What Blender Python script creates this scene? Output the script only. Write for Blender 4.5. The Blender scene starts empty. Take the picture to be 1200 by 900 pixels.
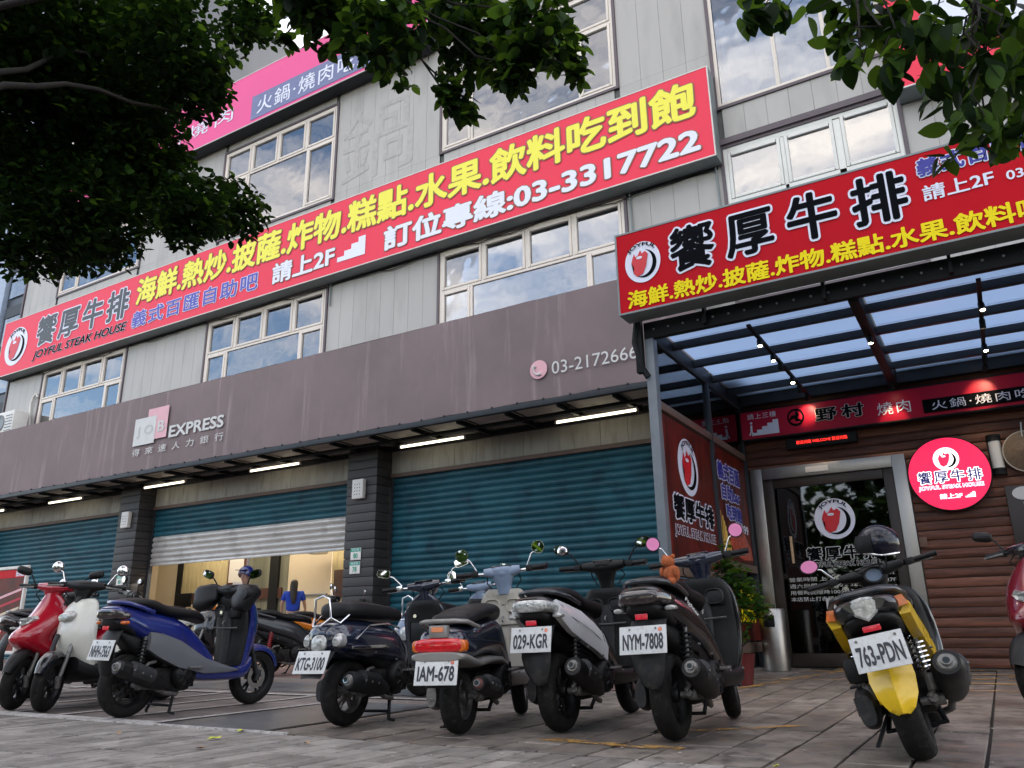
import bpy, bmesh, math, random
from mathutils import Vector, Matrix, noise
random.seed(7)
SC = bpy.context.scene
COL = SC.collection
PI = math.pi
R = math.radians

# ------------------------------------------------------------------ camera
H = 0.60
cam_d = bpy.data.cameras.new('camera')
cam_d.sensor_width = 36.0
cam_d.lens = 926.656 / 1200 * 36
cam_d.clip_start = 0.05
cam_d.clip_end = 2000
cam = bpy.data.objects.new('camera', cam_d)
COL.objects.link(cam)
yaw, pit, rol = 0.534674521, 0.302969553, -0.014440784
F = Vector((-math.sin(yaw) * math.cos(pit), math.cos(yaw) * math.cos(pit), math.sin(pit)))
rr = Vector((math.cos(yaw), math.sin(yaw), 0))
uu = rr.cross(F)
r2 = math.cos(rol) * rr + math.sin(rol) * uu
u2 = -math.sin(rol) * rr + math.cos(rol) * uu
cam.matrix_world = Matrix(((r2.x, u2.x, -F.x, 0), (r2.y, u2.y, -F.y, 0), (r2.z, u2.z, -F.z, H), (0, 0, 0, 1)))
SC.camera = cam

# ------------------------------------------------------------------ world and sun
SUN_EL, SUN_AZ = R(32), R(20)           # the sun stands behind the building: the street front is in its shade
world = bpy.data.worlds.new('World')
SC.world = world
world.use_nodes = True
wn, wl = world.node_tree.nodes, world.node_tree.links
wn.clear()
w_out = wn.new('ShaderNodeOutputWorld')
w_bg = wn.new('ShaderNodeBackground')
w_sky = wn.new('ShaderNodeTexSky')
w_sky.sky_type = 'NISHITA'
w_sky.sun_disc = False
w_sky.sun_elevation = SUN_EL
w_sky.sun_rotation = SUN_AZ
w_sky.air_density = 1.0
w_sky.dust_density = 0.6
w_sky.ozone_density = 1.6
w_bg.inputs['Strength'].default_value = 0.15
tc = wn.new('ShaderNodeTexCoord')
mp = wn.new('ShaderNodeMapping')
mp.inputs['Scale'].default_value = (1.0, 1.0, 2.4)
nz = wn.new('ShaderNodeTexNoise')
nz.inputs['Scale'].default_value = 3.2
nz.inputs['Detail'].default_value = 9
nz.inputs['Roughness'].default_value = 0.62
nz.inputs['Distortion'].default_value = 0.25
cr = wn.new('ShaderNodeValToRGB')
cr.color_ramp.elements[0].position = 0.40
cr.color_ramp.elements[1].position = 0.68
mx = wn.new('ShaderNodeMix')
mx.data_type = 'RGBA'
wl.new(tc.outputs['Generated'], mp.inputs['Vector'])
wl.new(mp.outputs[0], nz.inputs['Vector'])
wl.new(nz.outputs['Fac'], cr.inputs[0])
wl.new(cr.outputs[0], mx.inputs[0])
wl.new(w_sky.outputs[0], mx.inputs[6])
mx.inputs[7].default_value = (10.1, 9.2, 8.4, 1)     # sunlit clouds, in the units of the sky texture
wl.new(mx.outputs[2], w_bg.inputs['Color'])
wl.new(w_bg.outputs[0], w_out.inputs['Surface'])

sun_d = bpy.data.lights.new('sun', 'SUN')
sun_d.energy = 3.0
sun_d.angle = R(0.5)
sun_d.color = (1, .93, .83)
sun = bpy.data.objects.new('sun', sun_d)
COL.objects.link(sun)
# sun_rotation 0 points to +Y and turns clockwise seen from above
sd = Vector((math.sin(SUN_AZ) * math.cos(SUN_EL), math.cos(SUN_AZ) * math.cos(SUN_EL), math.sin(SUN_EL)))
sun.rotation_euler = sd.to_track_quat('Z', 'Y').to_euler()

SC.view_settings.view_transform = 'Standard'
SC.view_settings.look = 'None'
SC.view_settings.exposure = 1.4
SC.view_settings.gamma = 1
try:
    SC.cycles.max_bounces = 6
    SC.cycles.transparent_max_bounces = 12
    SC.cycles.sample_clamp_indirect = 4
except Exception:
    pass

# ------------------------------------------------------------------ materials
def mat(name, col, rough=.6, metal=0.0, var=.12, vscale=6.0, bump=0.0, bscale=60.0, emit=0, coat=0, spec=.5, stretch=None, dirt=None, dirt_amt=0, col2=None, trans=0, rand=0):
    m = bpy.data.materials.new(name)
    m.use_nodes = True
    n, l = m.node_tree.nodes, m.node_tree.links
    b = n['Principled BSDF']
    b.inputs['Roughness'].default_value = rough
    b.inputs['Metallic'].default_value = metal
    b.inputs['Specular IOR Level'].default_value = spec
    b.inputs['Coat Weight'].default_value = coat
    b.inputs['Coat Roughness'].default_value = .05
    if trans:
        b.inputs['Transmission Weight'].default_value = trans
    t = n.new('ShaderNodeTexCoord')
    mpn = n.new('ShaderNodeMapping')
    if stretch:
        mpn.inputs['Scale'].default_value = stretch
    l.new(n.new('ShaderNodeNewGeometry').outputs['Position'], mpn.inputs['Vector'])
    src = None
    if var or col2:
        nn = n.new('ShaderNodeTexNoise')
        nn.inputs['Scale'].default_value = vscale
        nn.inputs['Detail'].default_value = 5
        nn.inputs['Roughness'].default_value = .65
        l.new(mpn.outputs[0], nn.inputs['Vector'])
        rp = n.new('ShaderNodeValToRGB')
        rp.color_ramp.elements[0].position = .32
        rp.color_ramp.elements[1].position = .68
        c2 = col2 if col2 else tuple(min(1, c * (1 + var)) for c in col)
        c1 = col if col2 else tuple(c * (1 - var) for c in col)
        rp.color_ramp.elements[0].color = (*c1, 1)
        rp.color_ramp.elements[1].color = (*c2, 1)
        l.new(nn.outputs['Fac'], rp.inputs[0])
        src = rp.outputs[0]
        # roughness varies a little too
        mr = n.new('ShaderNodeMapRange')
        mr.inputs['To Min'].default_value = max(0, rough - .08)
        mr.inputs['To Max'].default_value = min(1, rough + .1)
        l.new(nn.outputs['Fac'], mr.inputs[0])
        l.new(mr.outputs[0], b.inputs['Roughness'])
    if dirt:
        dn = n.new('ShaderNodeTexNoise')
        dn.inputs['Scale'].default_value = vscale * 2.3
        dn.inputs['Detail'].default_value = 7
        l.new(mpn.outputs[0], dn.inputs['Vector'])
        dr = n.new('ShaderNodeValToRGB')
        dr.color_ramp.elements[0].position = .52
        dr.color_ramp.elements[1].position = .72
        dr.color_ramp.elements[1].color = (dirt_amt,) * 3 + (1,)
        l.new(dn.outputs['Fac'], dr.inputs[0])
        mm = n.new('ShaderNodeMix')
        mm.data_type = 'RGBA'
        l.new(dr.outputs[0], mm.inputs[0])
        if src:
            l.new(src, mm.inputs[6])
        else:
            mm.inputs[6].default_value = (*col, 1)
        mm.inputs[7].default_value = (*dirt, 1)
        src = mm.outputs[2]
    if rand and src:
        oi = n.new('ShaderNodeObjectInfo')
        mr2 = n.new('ShaderNodeMapRange')
        mr2.inputs['To Min'].default_value = 1 - rand
        mr2.inputs['To Max'].default_value = 1 + rand
        l.new(oi.outputs['Random'], mr2.inputs[0])
        hv = n.new('ShaderNodeHueSaturation')
        l.new(mr2.outputs[0], hv.inputs['Value'])
        l.new(src, hv.inputs['Color'])
        src = hv.outputs[0]
    if src:
        l.new(src, b.inputs['Base Color'])
    else:
        b.inputs['Base Color'].default_value = (*col, 1)
    if emit:
        b.inputs['Emission Strength'].default_value = emit
        if src:
            l.new(src, b.inputs['Emission Color'])
        else:
            b.inputs['Emission Color'].default_value = (*col, 1)
    if bump:
        bn = n.new('ShaderNodeTexNoise')
        bn.inputs['Scale'].default_value = bscale
        bn.inputs['Detail'].default_value = 4
        l.new(mpn.outputs[0], bn.inputs['Vector'])
        bp = n.new('ShaderNodeBump')
        bp.inputs['Strength'].default_value = bump
        bp.inputs['Distance'].default_value = .01
        l.new(bn.outputs['Fac'], bp.inputs['Height'])
        l.new(bp.outputs[0], b.inputs['Normal'])
    return m

def glass_mat(name, refl=.4, tint=(.75, .8, .82), rough=.015, wav=.0):
    m = bpy.data.materials.new(name)
    m.use_nodes = True
    n, l = m.node_tree.nodes, m.node_tree.links
    n.clear()
    o = n.new('ShaderNodeOutputMaterial')
    mixs = n.new('ShaderNodeMixShader')
    tr = n.new('ShaderNodeBsdfTransparent')
    gl = n.new('ShaderNodeBsdfGlossy')
    tr.inputs[0].default_value = (*tint, 1)
    gl.inputs[0].default_value = (1, 1, 1, 1)
    gl.inputs[1].default_value = rough
    lw = n.new('ShaderNodeFresnel')
    lw.inputs[0].default_value = 1.5
    ad = n.new('ShaderNodeMath')
    ad.operation = 'ADD'
    ad.use_clamp = True
    ad.inputs[1].default_value = refl
    l.new(lw.outputs[0], ad.inputs[0])
    l.new(ad.outputs[0], mixs.inputs[0])
    l.new(tr.outputs[0], mixs.inputs[1])
    l.new(gl.outputs[0], mixs.inputs[2])
    if wav:
        nn = n.new('ShaderNodeTexNoise')
        nn.inputs['Scale'].default_value = 1.3
        bp = n.new('ShaderNodeBump')
        bp.inputs['Strength'].default_value = wav
        bp.inputs['Distance'].default_value = .05
        t = n.new('ShaderNodeTexCoord')
        l.new(t.outputs['Object'], nn.inputs['Vector'])
        l.new(nn.outputs['Fac'], bp.inputs['Height'])
        l.new(bp.outputs[0], gl.inputs['Normal'])
    l.new(mixs.outputs[0], o.inputs['Surface'])
    return m

M = {}
M['panel'] = mat('painted_metal_panel', (.41, .39, .365), .5, 0, .05, 1.2, .05, 20, stretch=(1, 1, .25), dirt=(.27, .26, .24), dirt_amt=.45, rand=.035)
M['panel_dark'] = mat('wall_backing', (.12, .12, .115), .8)
M['trim'] = mat('purple_brown_trim', (.10, .075, .085), .5)
M['wframe'] = mat('cream_window_frame', (.72, .64, .56), .4, 0, .04)
M['wframe_w'] = mat('off_white_window_frame', (.70, .69, .64), .4, 0, .04)
M['glass'] = glass_mat('window_glass', .16, (.55, .6, .65), .01, .10)
M['glass_clear'] = glass_mat('clear_glass', .06, (.72, .78, .78), .01)
M['glass_door'] = glass_mat('door_glass', .02, (.30, .32, .32), .02, .05)
M['room'] = mat('dark_room', (.05, .055, .06), .9)
M['curtain'] = mat('pale_curtain', (.62, .68, .74), .8, 0, .15, 3, stretch=(4, 4, .3))
M['curtain_blue'] = mat('blue_curtain_edge', (.25, .45, .65), .8)
M['curtain_warm'] = mat('white_curtain', (.75, .75, .72), .8, 0, .15, 3, stretch=(4, 4, .3))
M['lintel'] = mat('lintel_board', (.34, .32, .27), .6, 0, .12, 1.5, stretch=(3, 3, .6), dirt=(.2, .17, .13), dirt_amt=.6, rand=.08)
M['lintel_trim'] = mat('brown_lintel_trim', (.12, .075, .055), .6)
M['pillar'] = mat('dark_cladding_board', (.035, .032, .032), .55, 0, .2, 3, .2, 30, stretch=(.6, .6, 4), rand=.15)
M['shutter'] = mat('teal_shutter_paint', (.013, .085, .115), .45, 0, .25, 1.1, dirt=(.006, .03, .05), dirt_amt=.7, rand=.10, spec=.35)
M['shutter_w'] = mat('galvanised_shutter_slat', (.55, .53, .50), .35, .3, .12, 1.5, dirt=(.3, .28, .26), dirt_amt=.6)
M['shutter_gap'] = mat('dark_groove', (.01, .02, .025), .7)
M['steel_dk'] = mat('dark_grey_steel', (.032, .037, .043), .5, .2, .15, 4, spec=.3)
M['steel_grey'] = mat('grey_painted_steel', (.16, .18, .20), .45, .2, .12, 4)
M['black'] = mat('black_painted_steel', (.010, .011, .012), .55, spec=.2)
M['sheet'] = mat('awning_roof_sheet', (.45, .41, .35), .6, 0, .2, 1.5, dirt=(.2, .15, .1), dirt_amt=.7)
M['tube'] = mat('fluorescent_tube', (1, .93, .72), .4, 0, 0, emit=1.4)
M['white_box'] = mat('white_plastic_box', (.68, .66, .62), .45, 0, .05)
M['wood_dk'] = mat('stained_log_board', (.12, .043, .026), .5, 0, .5, 2.5, .35, 14, stretch=(.8, 3, 14), dirt=(.02, .008, .005), dirt_amt=.7, spec=.35, rand=.22)
M['wood_dk2'] = mat('warm_log_board', (.155, .060, .036), .52, 0, .5, 2.1, .35, 14, stretch=(.7, 3, 14), dirt=(.045, .015, .008), dirt_amt=.7, spec=.35, rand=.22)
M['ss'] = mat('brushed_stainless_steel', (.34, .32, .295), .34, 1, .06, 3, stretch=(30, 30, .15))
M['door_brown'] = mat('dark_bronze_frame', (.035, .026, .022), .4, .3)
M['brown_rail'] = mat('brown_aluminium_rail', (.15, .10, .075), .45, .2)
M['sign_red'] = mat('red_sign_film', (.80, .035, .075), .45, 0, .04, .6, spec=.3)
M['sign_red2'] = mat('deep_red_sign_film', (.50, .001, .010), .5, 0, .06, .6, spec=.12)
M['sign_pink'] = mat('pink_sign_film', (.80, .085, .28), .45, 0, .04, .6, spec=.3)
M['sign_blue'] = mat('slate_blue_sign_band', (.13, .15, .30), .4)
M['sign_low'] = mat('crimson_sign_film', (.42, .004, .03), .4, 0, .1, .8, spec=.25)
M['sign_edge'] = mat('grey_sign_casing', (.20, .23, .23), .5, .2, .12, 2)
M['sign_edge_w'] = mat('pale_sign_edge', (.62, .60, .56), .5)
M['round_pink'] = mat('lit_pink_acrylic', (.80, .006, .07), .3, 0, 0, emit=.40)
M['ink_white'] = mat('white_lettering', (.74, .76, .88), .45, 0, .02)
M['ink_yellow'] = mat('yellow_lettering', (.85, .78, .06), .45, 0, .02)
M['ink_yellow2'] = mat('bright_yellow_lettering', (.90, .72, .0), .5, 0, .02, spec=.2)
M['ink_dark'] = mat('dark_grey_lettering', (.035, .04, .045), .45, 0, .02)
M['ink_black'] = mat('black_lettering', (.004, .005, .007), .6, 0, .02, spec=.03)
M['ink_blue'] = mat('blue_lettering', (.07, .07, .42), .45, 0, .02)
M['ink_navy'] = mat('navy_lettering', (.02, .02, .30), .45, 0, .02)
M['ink_red'] = mat('red_logo_ink', (.62, .01, .02), .4, 0, .02)
M['ink_rose'] = mat('rose_logo_ink', (.72, .40, .44), .6, 0, .06)
M['ink_pale'] = mat('faded_white_print', (.60, .60, .58), .6, 0, .06)
M['lit_white'] = mat('lit_white_acrylic', (1, .95, .95), .3, 0, 0, emit=.8)
M['led_red'] = mat('red_led_text', (1, .03, .02), .3, 0, 0, emit=1.1)
M['spot'] = mat('lit_spot_lens', (1, .85, .6), .3, 0, 0, emit=14)
M['outline_olive'] = mat('olive_outline_ink', (.25, .12, .06), .5, 0, .02)

def awning_mat():
    m = mat('faded_brown_awning_canvas', (.19, .143, .143), .75, 0, .14, .55, .25, 180)
    n, l = m.node_tree.nodes, m.node_tree.links
    b = n['Principled BSDF']
    src = b.inputs['Base Color'].links[0].from_socket
    t = n.new('ShaderNodeTexCoord')
    mpn = n.new('ShaderNodeMapping')
    mpn.inputs['Scale'].default_value = (1, 1, .055)
    l.new(t.outputs['Object'], mpn.inputs['Vector'])
    nn = n.new('ShaderNodeTexNoise')
    nn.inputs['Scale'].default_value = 4.2
    nn.inputs['Detail'].default_value = 6
    nn.inputs['Roughness'].default_value = .7
    l.new(mpn.outputs[0], nn.inputs['Vector'])
    rp = n.new('ShaderNodeValToRGB')
    rp.color_ramp.elements[0].position = .56
    rp.color_ramp.elements[0].color = (0, 0, 0, 1)
    rp.color_ramp.elements[1].position = .74
    rp.color_ramp.elements[1].color = (.7, .7, .7, 1)
    l.new(nn.outputs['Fac'], rp.inputs[0])
    mm = n.new('ShaderNodeMix')
    mm.data_type = 'RGBA'
    l.new(rp.outputs[0], mm.inputs[0])
    l.new(src, mm.inputs[6])
    mm.inputs[7].default_value = (.36, .29, .29, 1)
    l.new(mm.outputs[2], b.inputs['Base Color'])
    return m
M['awning'] = awning_mat()

def canopy_mat():
    m = bpy.data.materials.new('pale_blue_roof_glazing')
    m.use_nodes = True
    n, l = m.node_tree.nodes, m.node_tree.links
    n.clear()
    o = n.new('ShaderNodeOutputMaterial')
    a = n.new('ShaderNodeMixShader')
    tl = n.new('ShaderNodeBsdfTranslucent')
    tl.inputs[0].default_value = (.62, .74, .90, 1)
    gl = n.new('ShaderNodeBsdfGlossy')
    gl.inputs[0].default_value = (.8, .9, 1, 1)
    gl.inputs[1].default_value = .2
    a.inputs[0].default_value = .12
    l.new(tl.outputs[0], a.inputs[1])
    l.new(gl.outputs[0], a.inputs[2])
    l.new(a.outputs[0], o.inputs[0])
    return m
M['canopy'] = canopy_mat()

# ------------------------------------------------------------------ mesh building
class MB:
    def __init__(s):
        s.v, s.f = [], []
    def add(s, vs, fs):
        o = len(s.v)
        s.v += [tuple(v) for v in vs]
        s.f += [tuple(i + o for i in f) for f in fs]
        return s
    def box(s, x0, x1, y0, y1, z0, z1, c=0):
        if c <= 0:
            vs = [(x, y, z) for x in (x0, x1) for y in (y0, y1) for z in (z0, z1)]
            return s.add(vs, [(0, 1, 3, 2), (4, 6, 7, 5), (0, 4, 5, 1), (2, 3, 7, 6), (0, 2, 6, 4), (1, 5, 7, 3)])
        bm = bmesh.new()
        bmesh.ops.create_cube(bm, size=1)
        for v in bm.verts:
            v.co = Vector(((x0 + x1) / 2 + v.co.x * (x1 - x0), (y0 + y1) / 2 + v.co.y * (y1 - y0), (z0 + z1) / 2 + v.co.z * (z1 - z0)))
        bmesh.ops.bevel(bm, geom=bm.edges[:], offset=c, segments=2, affect='EDGES', profile=.6)
        s.bm(bm)
        return s
    def bm(s, bm, mw=None):
        bm.verts.index_update()
        s.add([(mw @ v.co) if mw else v.co for v in bm.verts], [[v.index for v in f.verts] for f in bm.faces])
        bm.free()
        return s
    def tube(s, pts, r, n=8, cap=True, flat=1.0, up=None):
        pts = [Vector(p) for p in pts]
        rs = r if isinstance(r, (list, tuple)) else [r] * len(pts)
        rings = []
        prev = None
        for i, p in enumerate(pts):
            t = (pts[min(i + 1, len(pts) - 1)] - pts[max(i - 1, 0)]).normalized()
            if prev is None:
                a = Vector(up) if up else (Vector((0, 0, 1)) if abs(t.z) < .9 else Vector((1, 0, 0)))
            else:
                a = prev
            u = (a - t * a.dot(t)).normalized()
            prev = u
            w = t.cross(u)
            rings.append([p + (u * math.cos(2 * PI * k / n) + w * math.sin(2 * PI * k / n) * flat) * rs[i] for k in range(n)])
        return s.loft(rings, cap)
    def loft(s, rings, cap=True, closed=False):
        n = len(rings[0])
        vs = [p for r in rings for p in r]
        fs = []
        m = len(rings)
        for i in range(m if closed else m - 1):
            j = (i + 1) % m
            for k in range(n):
                fs.append((i * n + k, i * n + (k + 1) % n, j * n + (k + 1) % n, j * n + k))
        if cap and not closed:
            fs.append(tuple(range(n))[::-1])
            fs.append(tuple((m - 1) * n + k for k in range(n)))
        return s.add(vs, fs)
    def lathe(s, prof, n=24, axis='y', c=(0, 0, 0), closed=False):
        # prof: (radius, along)
        rings = []
        for k in range(n):
            a = 2 * PI * k / n
            ring = []
            for r, h in prof:
                if axis == 'y':
                    p = (c[0] + r * math.cos(a), c[1] + h, c[2] + r * math.sin(a))
                elif axis == 'z':
                    p = (c[0] + r * math.cos(a), c[1] + r * math.sin(a), c[2] + h)
                else:
                    p = (c[0] + h, c[1] + r * math.cos(a), c[2] + r * math.sin(a))
                ring.append(p)
            rings.append(ring)
        m = len(prof)
        vs = [p for r in rings for p in r]
        fs = []
        for i in range(n):
            j = (i + 1) % n
            for k in range(m if closed else m - 1):
                q = (k + 1) % m
                fs.append((i * m + k, j * m + k, j * m + q, i * m + q))
        return s.add(vs, fs)
    def ball(s, c, r, n=12, m=8):
        rx, ry, rz = r if isinstance(r, (tuple, list)) else (r, r, r)
        rings = []
        for i in range(1, m):
            t = PI * i / m
            rings.append([(c[0] + rx * math.sin(t) * math.cos(2 * PI * k / n), c[1] + ry * math.sin(t) * math.sin(2 * PI * k / n), c[2] - rz * math.cos(t)) for k in range(n)])
        return s.loft(rings, True)
    def xf(s, mw):
        s.v = [tuple(mw @ Vector(v)) for v in s.v]
        return s
    def mesh(s, name, m, smooth=None):
        me = bpy.data.meshes.new(name)
        me.from_pydata(s.v, [], s.f)
        bm = bmesh.new()
        bm.from_mesh(me)
        bmesh.ops.remove_doubles(bm, verts=bm.verts, dist=1e-5)
        bmesh.ops.recalc_face_normals(bm, faces=bm.faces)
        bm.to_mesh(me)
        bm.free()
        if m:
            me.materials.append(m)
        if smooth is not None:
            me.shade_smooth()
            me.set_sharp_from_angle(angle=R(smooth))
        return me
    def obj(s, name, m, parent=None, smooth=None, loc=None):
        o = bpy.data.objects.new(name, s.mesh(name, m, smooth))
        COL.objects.link(o)
        if parent:
            o.parent = parent
        if loc:
            o.location = loc
        return o

def tag(o, label=None, cat=None, group=None, kind=None):
    if label: o['label'] = label
    if cat: o['category'] = cat
    if group: o['group'] = group
    if kind: o['kind'] = kind
    return o

def thing(name, label, cat, loc=(0, 0, 0), rot=(0, 0, 0), group=None):
    o = bpy.data.objects.new(name, None)
    o.empty_display_size = .1
    COL.objects.link(o)
    o.location = loc
    o.rotation_euler = rot
    return tag(o, label, cat, group)

def part(name, parent, loc=(0, 0, 0), rot=(0, 0, 0)):
    o = bpy.data.objects.new(name, None)
    COL.objects.link(o)
    o.parent = parent
    o.location = loc
    o.rotation_euler = rot
    return o

def inst(me, name, parent, loc, rot=(0, 0, 0), scale=None):
    o = bpy.data.objects.new(name, me)
    COL.objects.link(o)
    o.parent = parent
    o.location = loc
    o.rotation_euler = rot
    if scale:
        o.scale = scale
    return o

def box(name, m, parent, x0, x1, y0, y1, z0, z1, c=0, smooth=None):
    return MB().box(x0, x1, y0, y1, z0, z1, c).obj(name, m, parent, smooth if smooth is not None else (35 if c else None))

# ------------------------------------------------------------------ lettering
_tcache = {}
def glyphs(s, bold=0.0, shear=0.0, space=1.0, res=3):
    key = (s, bold, shear, space, res)
    if key in _tcache:
        return _tcache[key]
    cu = bpy.data.curves.new('t', 'FONT')
    cu.body = s
    cu.size = 1
    cu.offset = bold
    cu.shear = shear
    cu.space_character = space
    cu.resolution_u = res
    cu.fill_mode = 'BOTH'
    o = bpy.data.objects.new('t', cu)
    COL.objects.link(o)
    dg = bpy.context.evaluated_depsgraph_get()
    dg.update()
    me = bpy.data.meshes.new_from_object(o.evaluated_get(dg))
    vs = [tuple(v.co) for v in me.vertices]
    fs = [tuple(p.vertices) for p in me.polygons]
    bpy.data.objects.remove(o)
    bpy.data.meshes.remove(me)
    _tcache[key] = (vs, fs)
    return vs, fs

class Plane:
    """a flat surface: origin, right, up, outward normal"""
    def __init__(s, o, u, w, n):
        s.o, s.u, s.w, s.n = Vector(o), Vector(u), Vector(w), Vector(n)
    def at(s, a, b, d):
        return s.o + s.u * a + s.w * b + s.n * d

def front(y):
    return Plane((0, y, 0), (1, 0, 0), (0, 0, 1), (0, -1, 0))

def letters(s, pl, x0, x1, z0, z1, m, parent, bold=.02, shear=0, d=.004, out=0, out_m=None, slope=0, name='lettering', space=1.0, arc=None):
    """bold and out are stroke growths in em; the strokes are thickened by shifted copies a hair's breadth apart"""
    vs, fs = glyphs(s, 0, shear, space)
    if not vs:
        return
    ax0, ax1 = min(v[0] for v in vs) - bold, max(v[0] for v in vs) + bold
    ay0, ay1 = min(v[1] for v in vs) - bold, max(v[1] for v in vs) + bold
    def place(grow, dd, mm, nm, k):
        b = MB()
        offs = [(0, 0)] if grow <= 0 else [(grow * math.cos(2 * PI * i / k), grow * math.sin(2 * PI * i / k)) for i in range(k)]
        for i, (ox, oy) in enumerate(offs):
            e = dd + .00022 * i
            pts = []
            for v in vs:
                fx, fz = (v[0] + ox - ax0) / (ax1 - ax0), (v[1] + oy - ay0) / (ay1 - ay0)
                if arc:
                    cx, cz, r0, a0, a1, hh = arc
                    a = a0 + (a1 - a0) * fx
                    rr_ = r0 + hh * fz
                    pts.append(pl.at(cx + rr_ * math.cos(a), cz + rr_ * math.sin(a), e))
                else:
                    pts.append(pl.at(x0 + (x1 - x0) * fx, z0 + (z1 - z0) * fz + slope * fx, e))
            b.add(pts, fs)
        me = bpy.data.meshes.new(nm)
        me.from_pydata(b.v, [], b.f)
        me.materials.append(mm)
        o = bpy.data.objects.new(nm, me)
        COL.objects.link(o)
        o.parent = parent
        return o
    if out:
        place(bold + out, d, out_m, 'lettering_outline', 14 if out > .04 else 10)
        d += .005
    return place(bold, d, m, name, 8 if bold > .03 else 6)

def flat(pl, pts, d, m, parent, name, thick=.0):
    """a flat printed shape from its outline"""
    b = MB()
    b.add([pl.at(a, c, d) for a, c in pts], [tuple(range(len(pts)))])
    return b.obj(name, m, parent)

def disc(pl, cx, cz, rx, rz, d, m, parent, name, n=40):
    return flat(pl, [(cx + rx * math.cos(2 * PI * k / n), cz + rz * math.sin(2 * PI * k / n)) for k in range(n)], d, m, parent, name)

def stairs_icon(pl, x0, x1, z0, z1, d, m, parent, steps=4):
    pts = [(x0, z0)]
    for i in range(steps):
        xa = x0 + (x1 - x0) * i / steps
        zb = z0 + (z1 - z0) * (i + 1) / steps
        pts += [(xa, zb)] if i == 0 else [(xa, z0 + (z1 - z0) * i / steps), (xa, zb)]
    pts += [(x1, z1), (x1, z0)]
    b = MB()
    # as columns so that the outline stays convex piece by piece
    for i in range(steps):
        xa, xb = x0 + (x1 - x0) * i / steps, x0 + (x1 - x0) * (i + 1) / steps
        zb = z0 + (z1 - z0) * (i + 1) / steps
        b.add([pl.at(xa, z0, d), pl.at(xb, z0, d), pl.at(xb, zb, d), pl.at(xa, zb, d)], [(0, 1, 2, 3)])
    b.obj('stairs_symbol', m, parent)

def logo(pl, cx, cz, r, parent, d=.004, sx=1.0, white=None, red=None, dark=None, ring_text=True):
    """round emblem: a red joint of meat with raised arms before a dark crescent, name round the top"""
    white, red, dark = white or M['ink_white'], red or M['ink_red'], dark or M['ink_black']
    disc(pl, cx, cz, r * sx, r, d, white, parent, 'emblem_disc')
    # dark crescent on the right
    pts = []
    n = 20
    for k in range(n + 1):
        a = R(78) - R(215) * k / n
        pts.append((cx + .08 * r * sx + .70 * r * sx * math.cos(a), cz - .10 * r + .68 * r * math.sin(a)))
    for k in range(n + 1):
        a = R(78) - R(215) * (1 - k / n)
        t = math.sin(PI * (1 - k / n))
        pts.append((cx + .08 * r * sx + (.70 - .20 * t) * r * sx * math.cos(a) - .03 * r, cz - .10 * r + (.68 - .16 * t) * r * math.sin(a)))
    b = MB()
    q = n + 1
    b.add([pl.at(x, z, d + .004) for x, z in pts], [(k, k + 1, 2 * q - 2 - k, 2 * q - 1 - k) for k in range(n)])
    b.obj('emblem_crescent', dark, parent)
    # red figure
    fig = [(-.52, .28), (-.42, .50), (-.36, .30), (-.22, .36), (-.06, .62), (.02, .42), (.20, .52), (.36, .34), (.28, .05), (.22, -.25), (.02, -.62), (-.30, -.72), (-.50, -.52), (-.46, -.2), (-.60, .02)]
    bm = bmesh.new()
    f = bm.faces.new([bm.verts.new(pl.at(cx + a * r * sx - .02 * r, cz + c * r * .95, d + .008)) for a, c in fig])
    bmesh.ops.triangulate(bm, faces=[f])
    MB().bm(bm).obj('emblem_figure', red, parent)
    disc(pl, cx - .16 * r * sx, cz + .22 * r, .17 * r * sx, .07 * r, d + .011, white, parent, 'emblem_face', 14)
    if ring_text:
        letters('JOYFUL', pl, 0, 1, 0, 1, dark, parent, .03, d=d + .010, arc=(cx, cz, r * .73, R(140), R(40), r * .22))
# ================================================================== the setting
def gz(y):
    return 0.0 if y < 5.9 else min(.10, .10 * (y - 5.9) / 5.5)

M['asphalt'] = mat('far_ground', (.07, .068, .066), .85, 0, .2, 2, .3, 60)
M['paver'] = mat('grey_paving_brick', (.245, .225, .203), .72, 0, .3, 3.0, .5, 45, dirt=(.10, .085, .075), dirt_amt=.9, stretch=(1.4, 1, 1), rand=.16)
M['paver2'] = mat('brown_grey_paving_brick', (.185, .168, .150), .72, 0, .3, 3.0, .5, 45, dirt=(.09, .075, .065), dirt_amt=.9, stretch=(1.4, 1, 1), rand=.16)
M['slab'] = mat('worn_paving_slab', (.165, .142, .122), .5, 0, .5, 2.2, .6, 40, dirt=(.30, .20, .13), dirt_amt=.6, stretch=(1.4, 1.2, 1), rand=.16)
M['slab2'] = mat('mottled_paving_slab', (.20, .173, .148), .55, 0, .45, 2.6, .6, 40, dirt=(.04, .034, .034), dirt_amt=.9, stretch=(1.4, 1.2, 1), rand=.16)
M['joint'] = mat('dark_joint_sand', (.016, .014, .013), .9, 0, .3, 8)
M['park'] = mat('parking_bay_paving', (.20, .17, .155), .6, 0, .35, 1.6, .4, 30, dirt=(.055, .05, .05), dirt_amt=.7, stretch=(.4, 1.5, 1))
M['reddish'] = mat('faded_red_paving', (.21, .125, .115), .65, 0, .3, 1.4, .4, 30, dirt=(.10, .08, .08), dirt_amt=.6, stretch=(.4, 1.5, 1))
M['wetslab'] = mat('smooth_dark_slab', (.15, .15, .155), .30, 0, .35, 2.0, .15, 20)
M['line'] = mat('worn_white_line_paint', (.46, .44, .42), .6, 0, .25, 9, dirt=(.16, .15, .14), dirt_amt=1)

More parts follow.
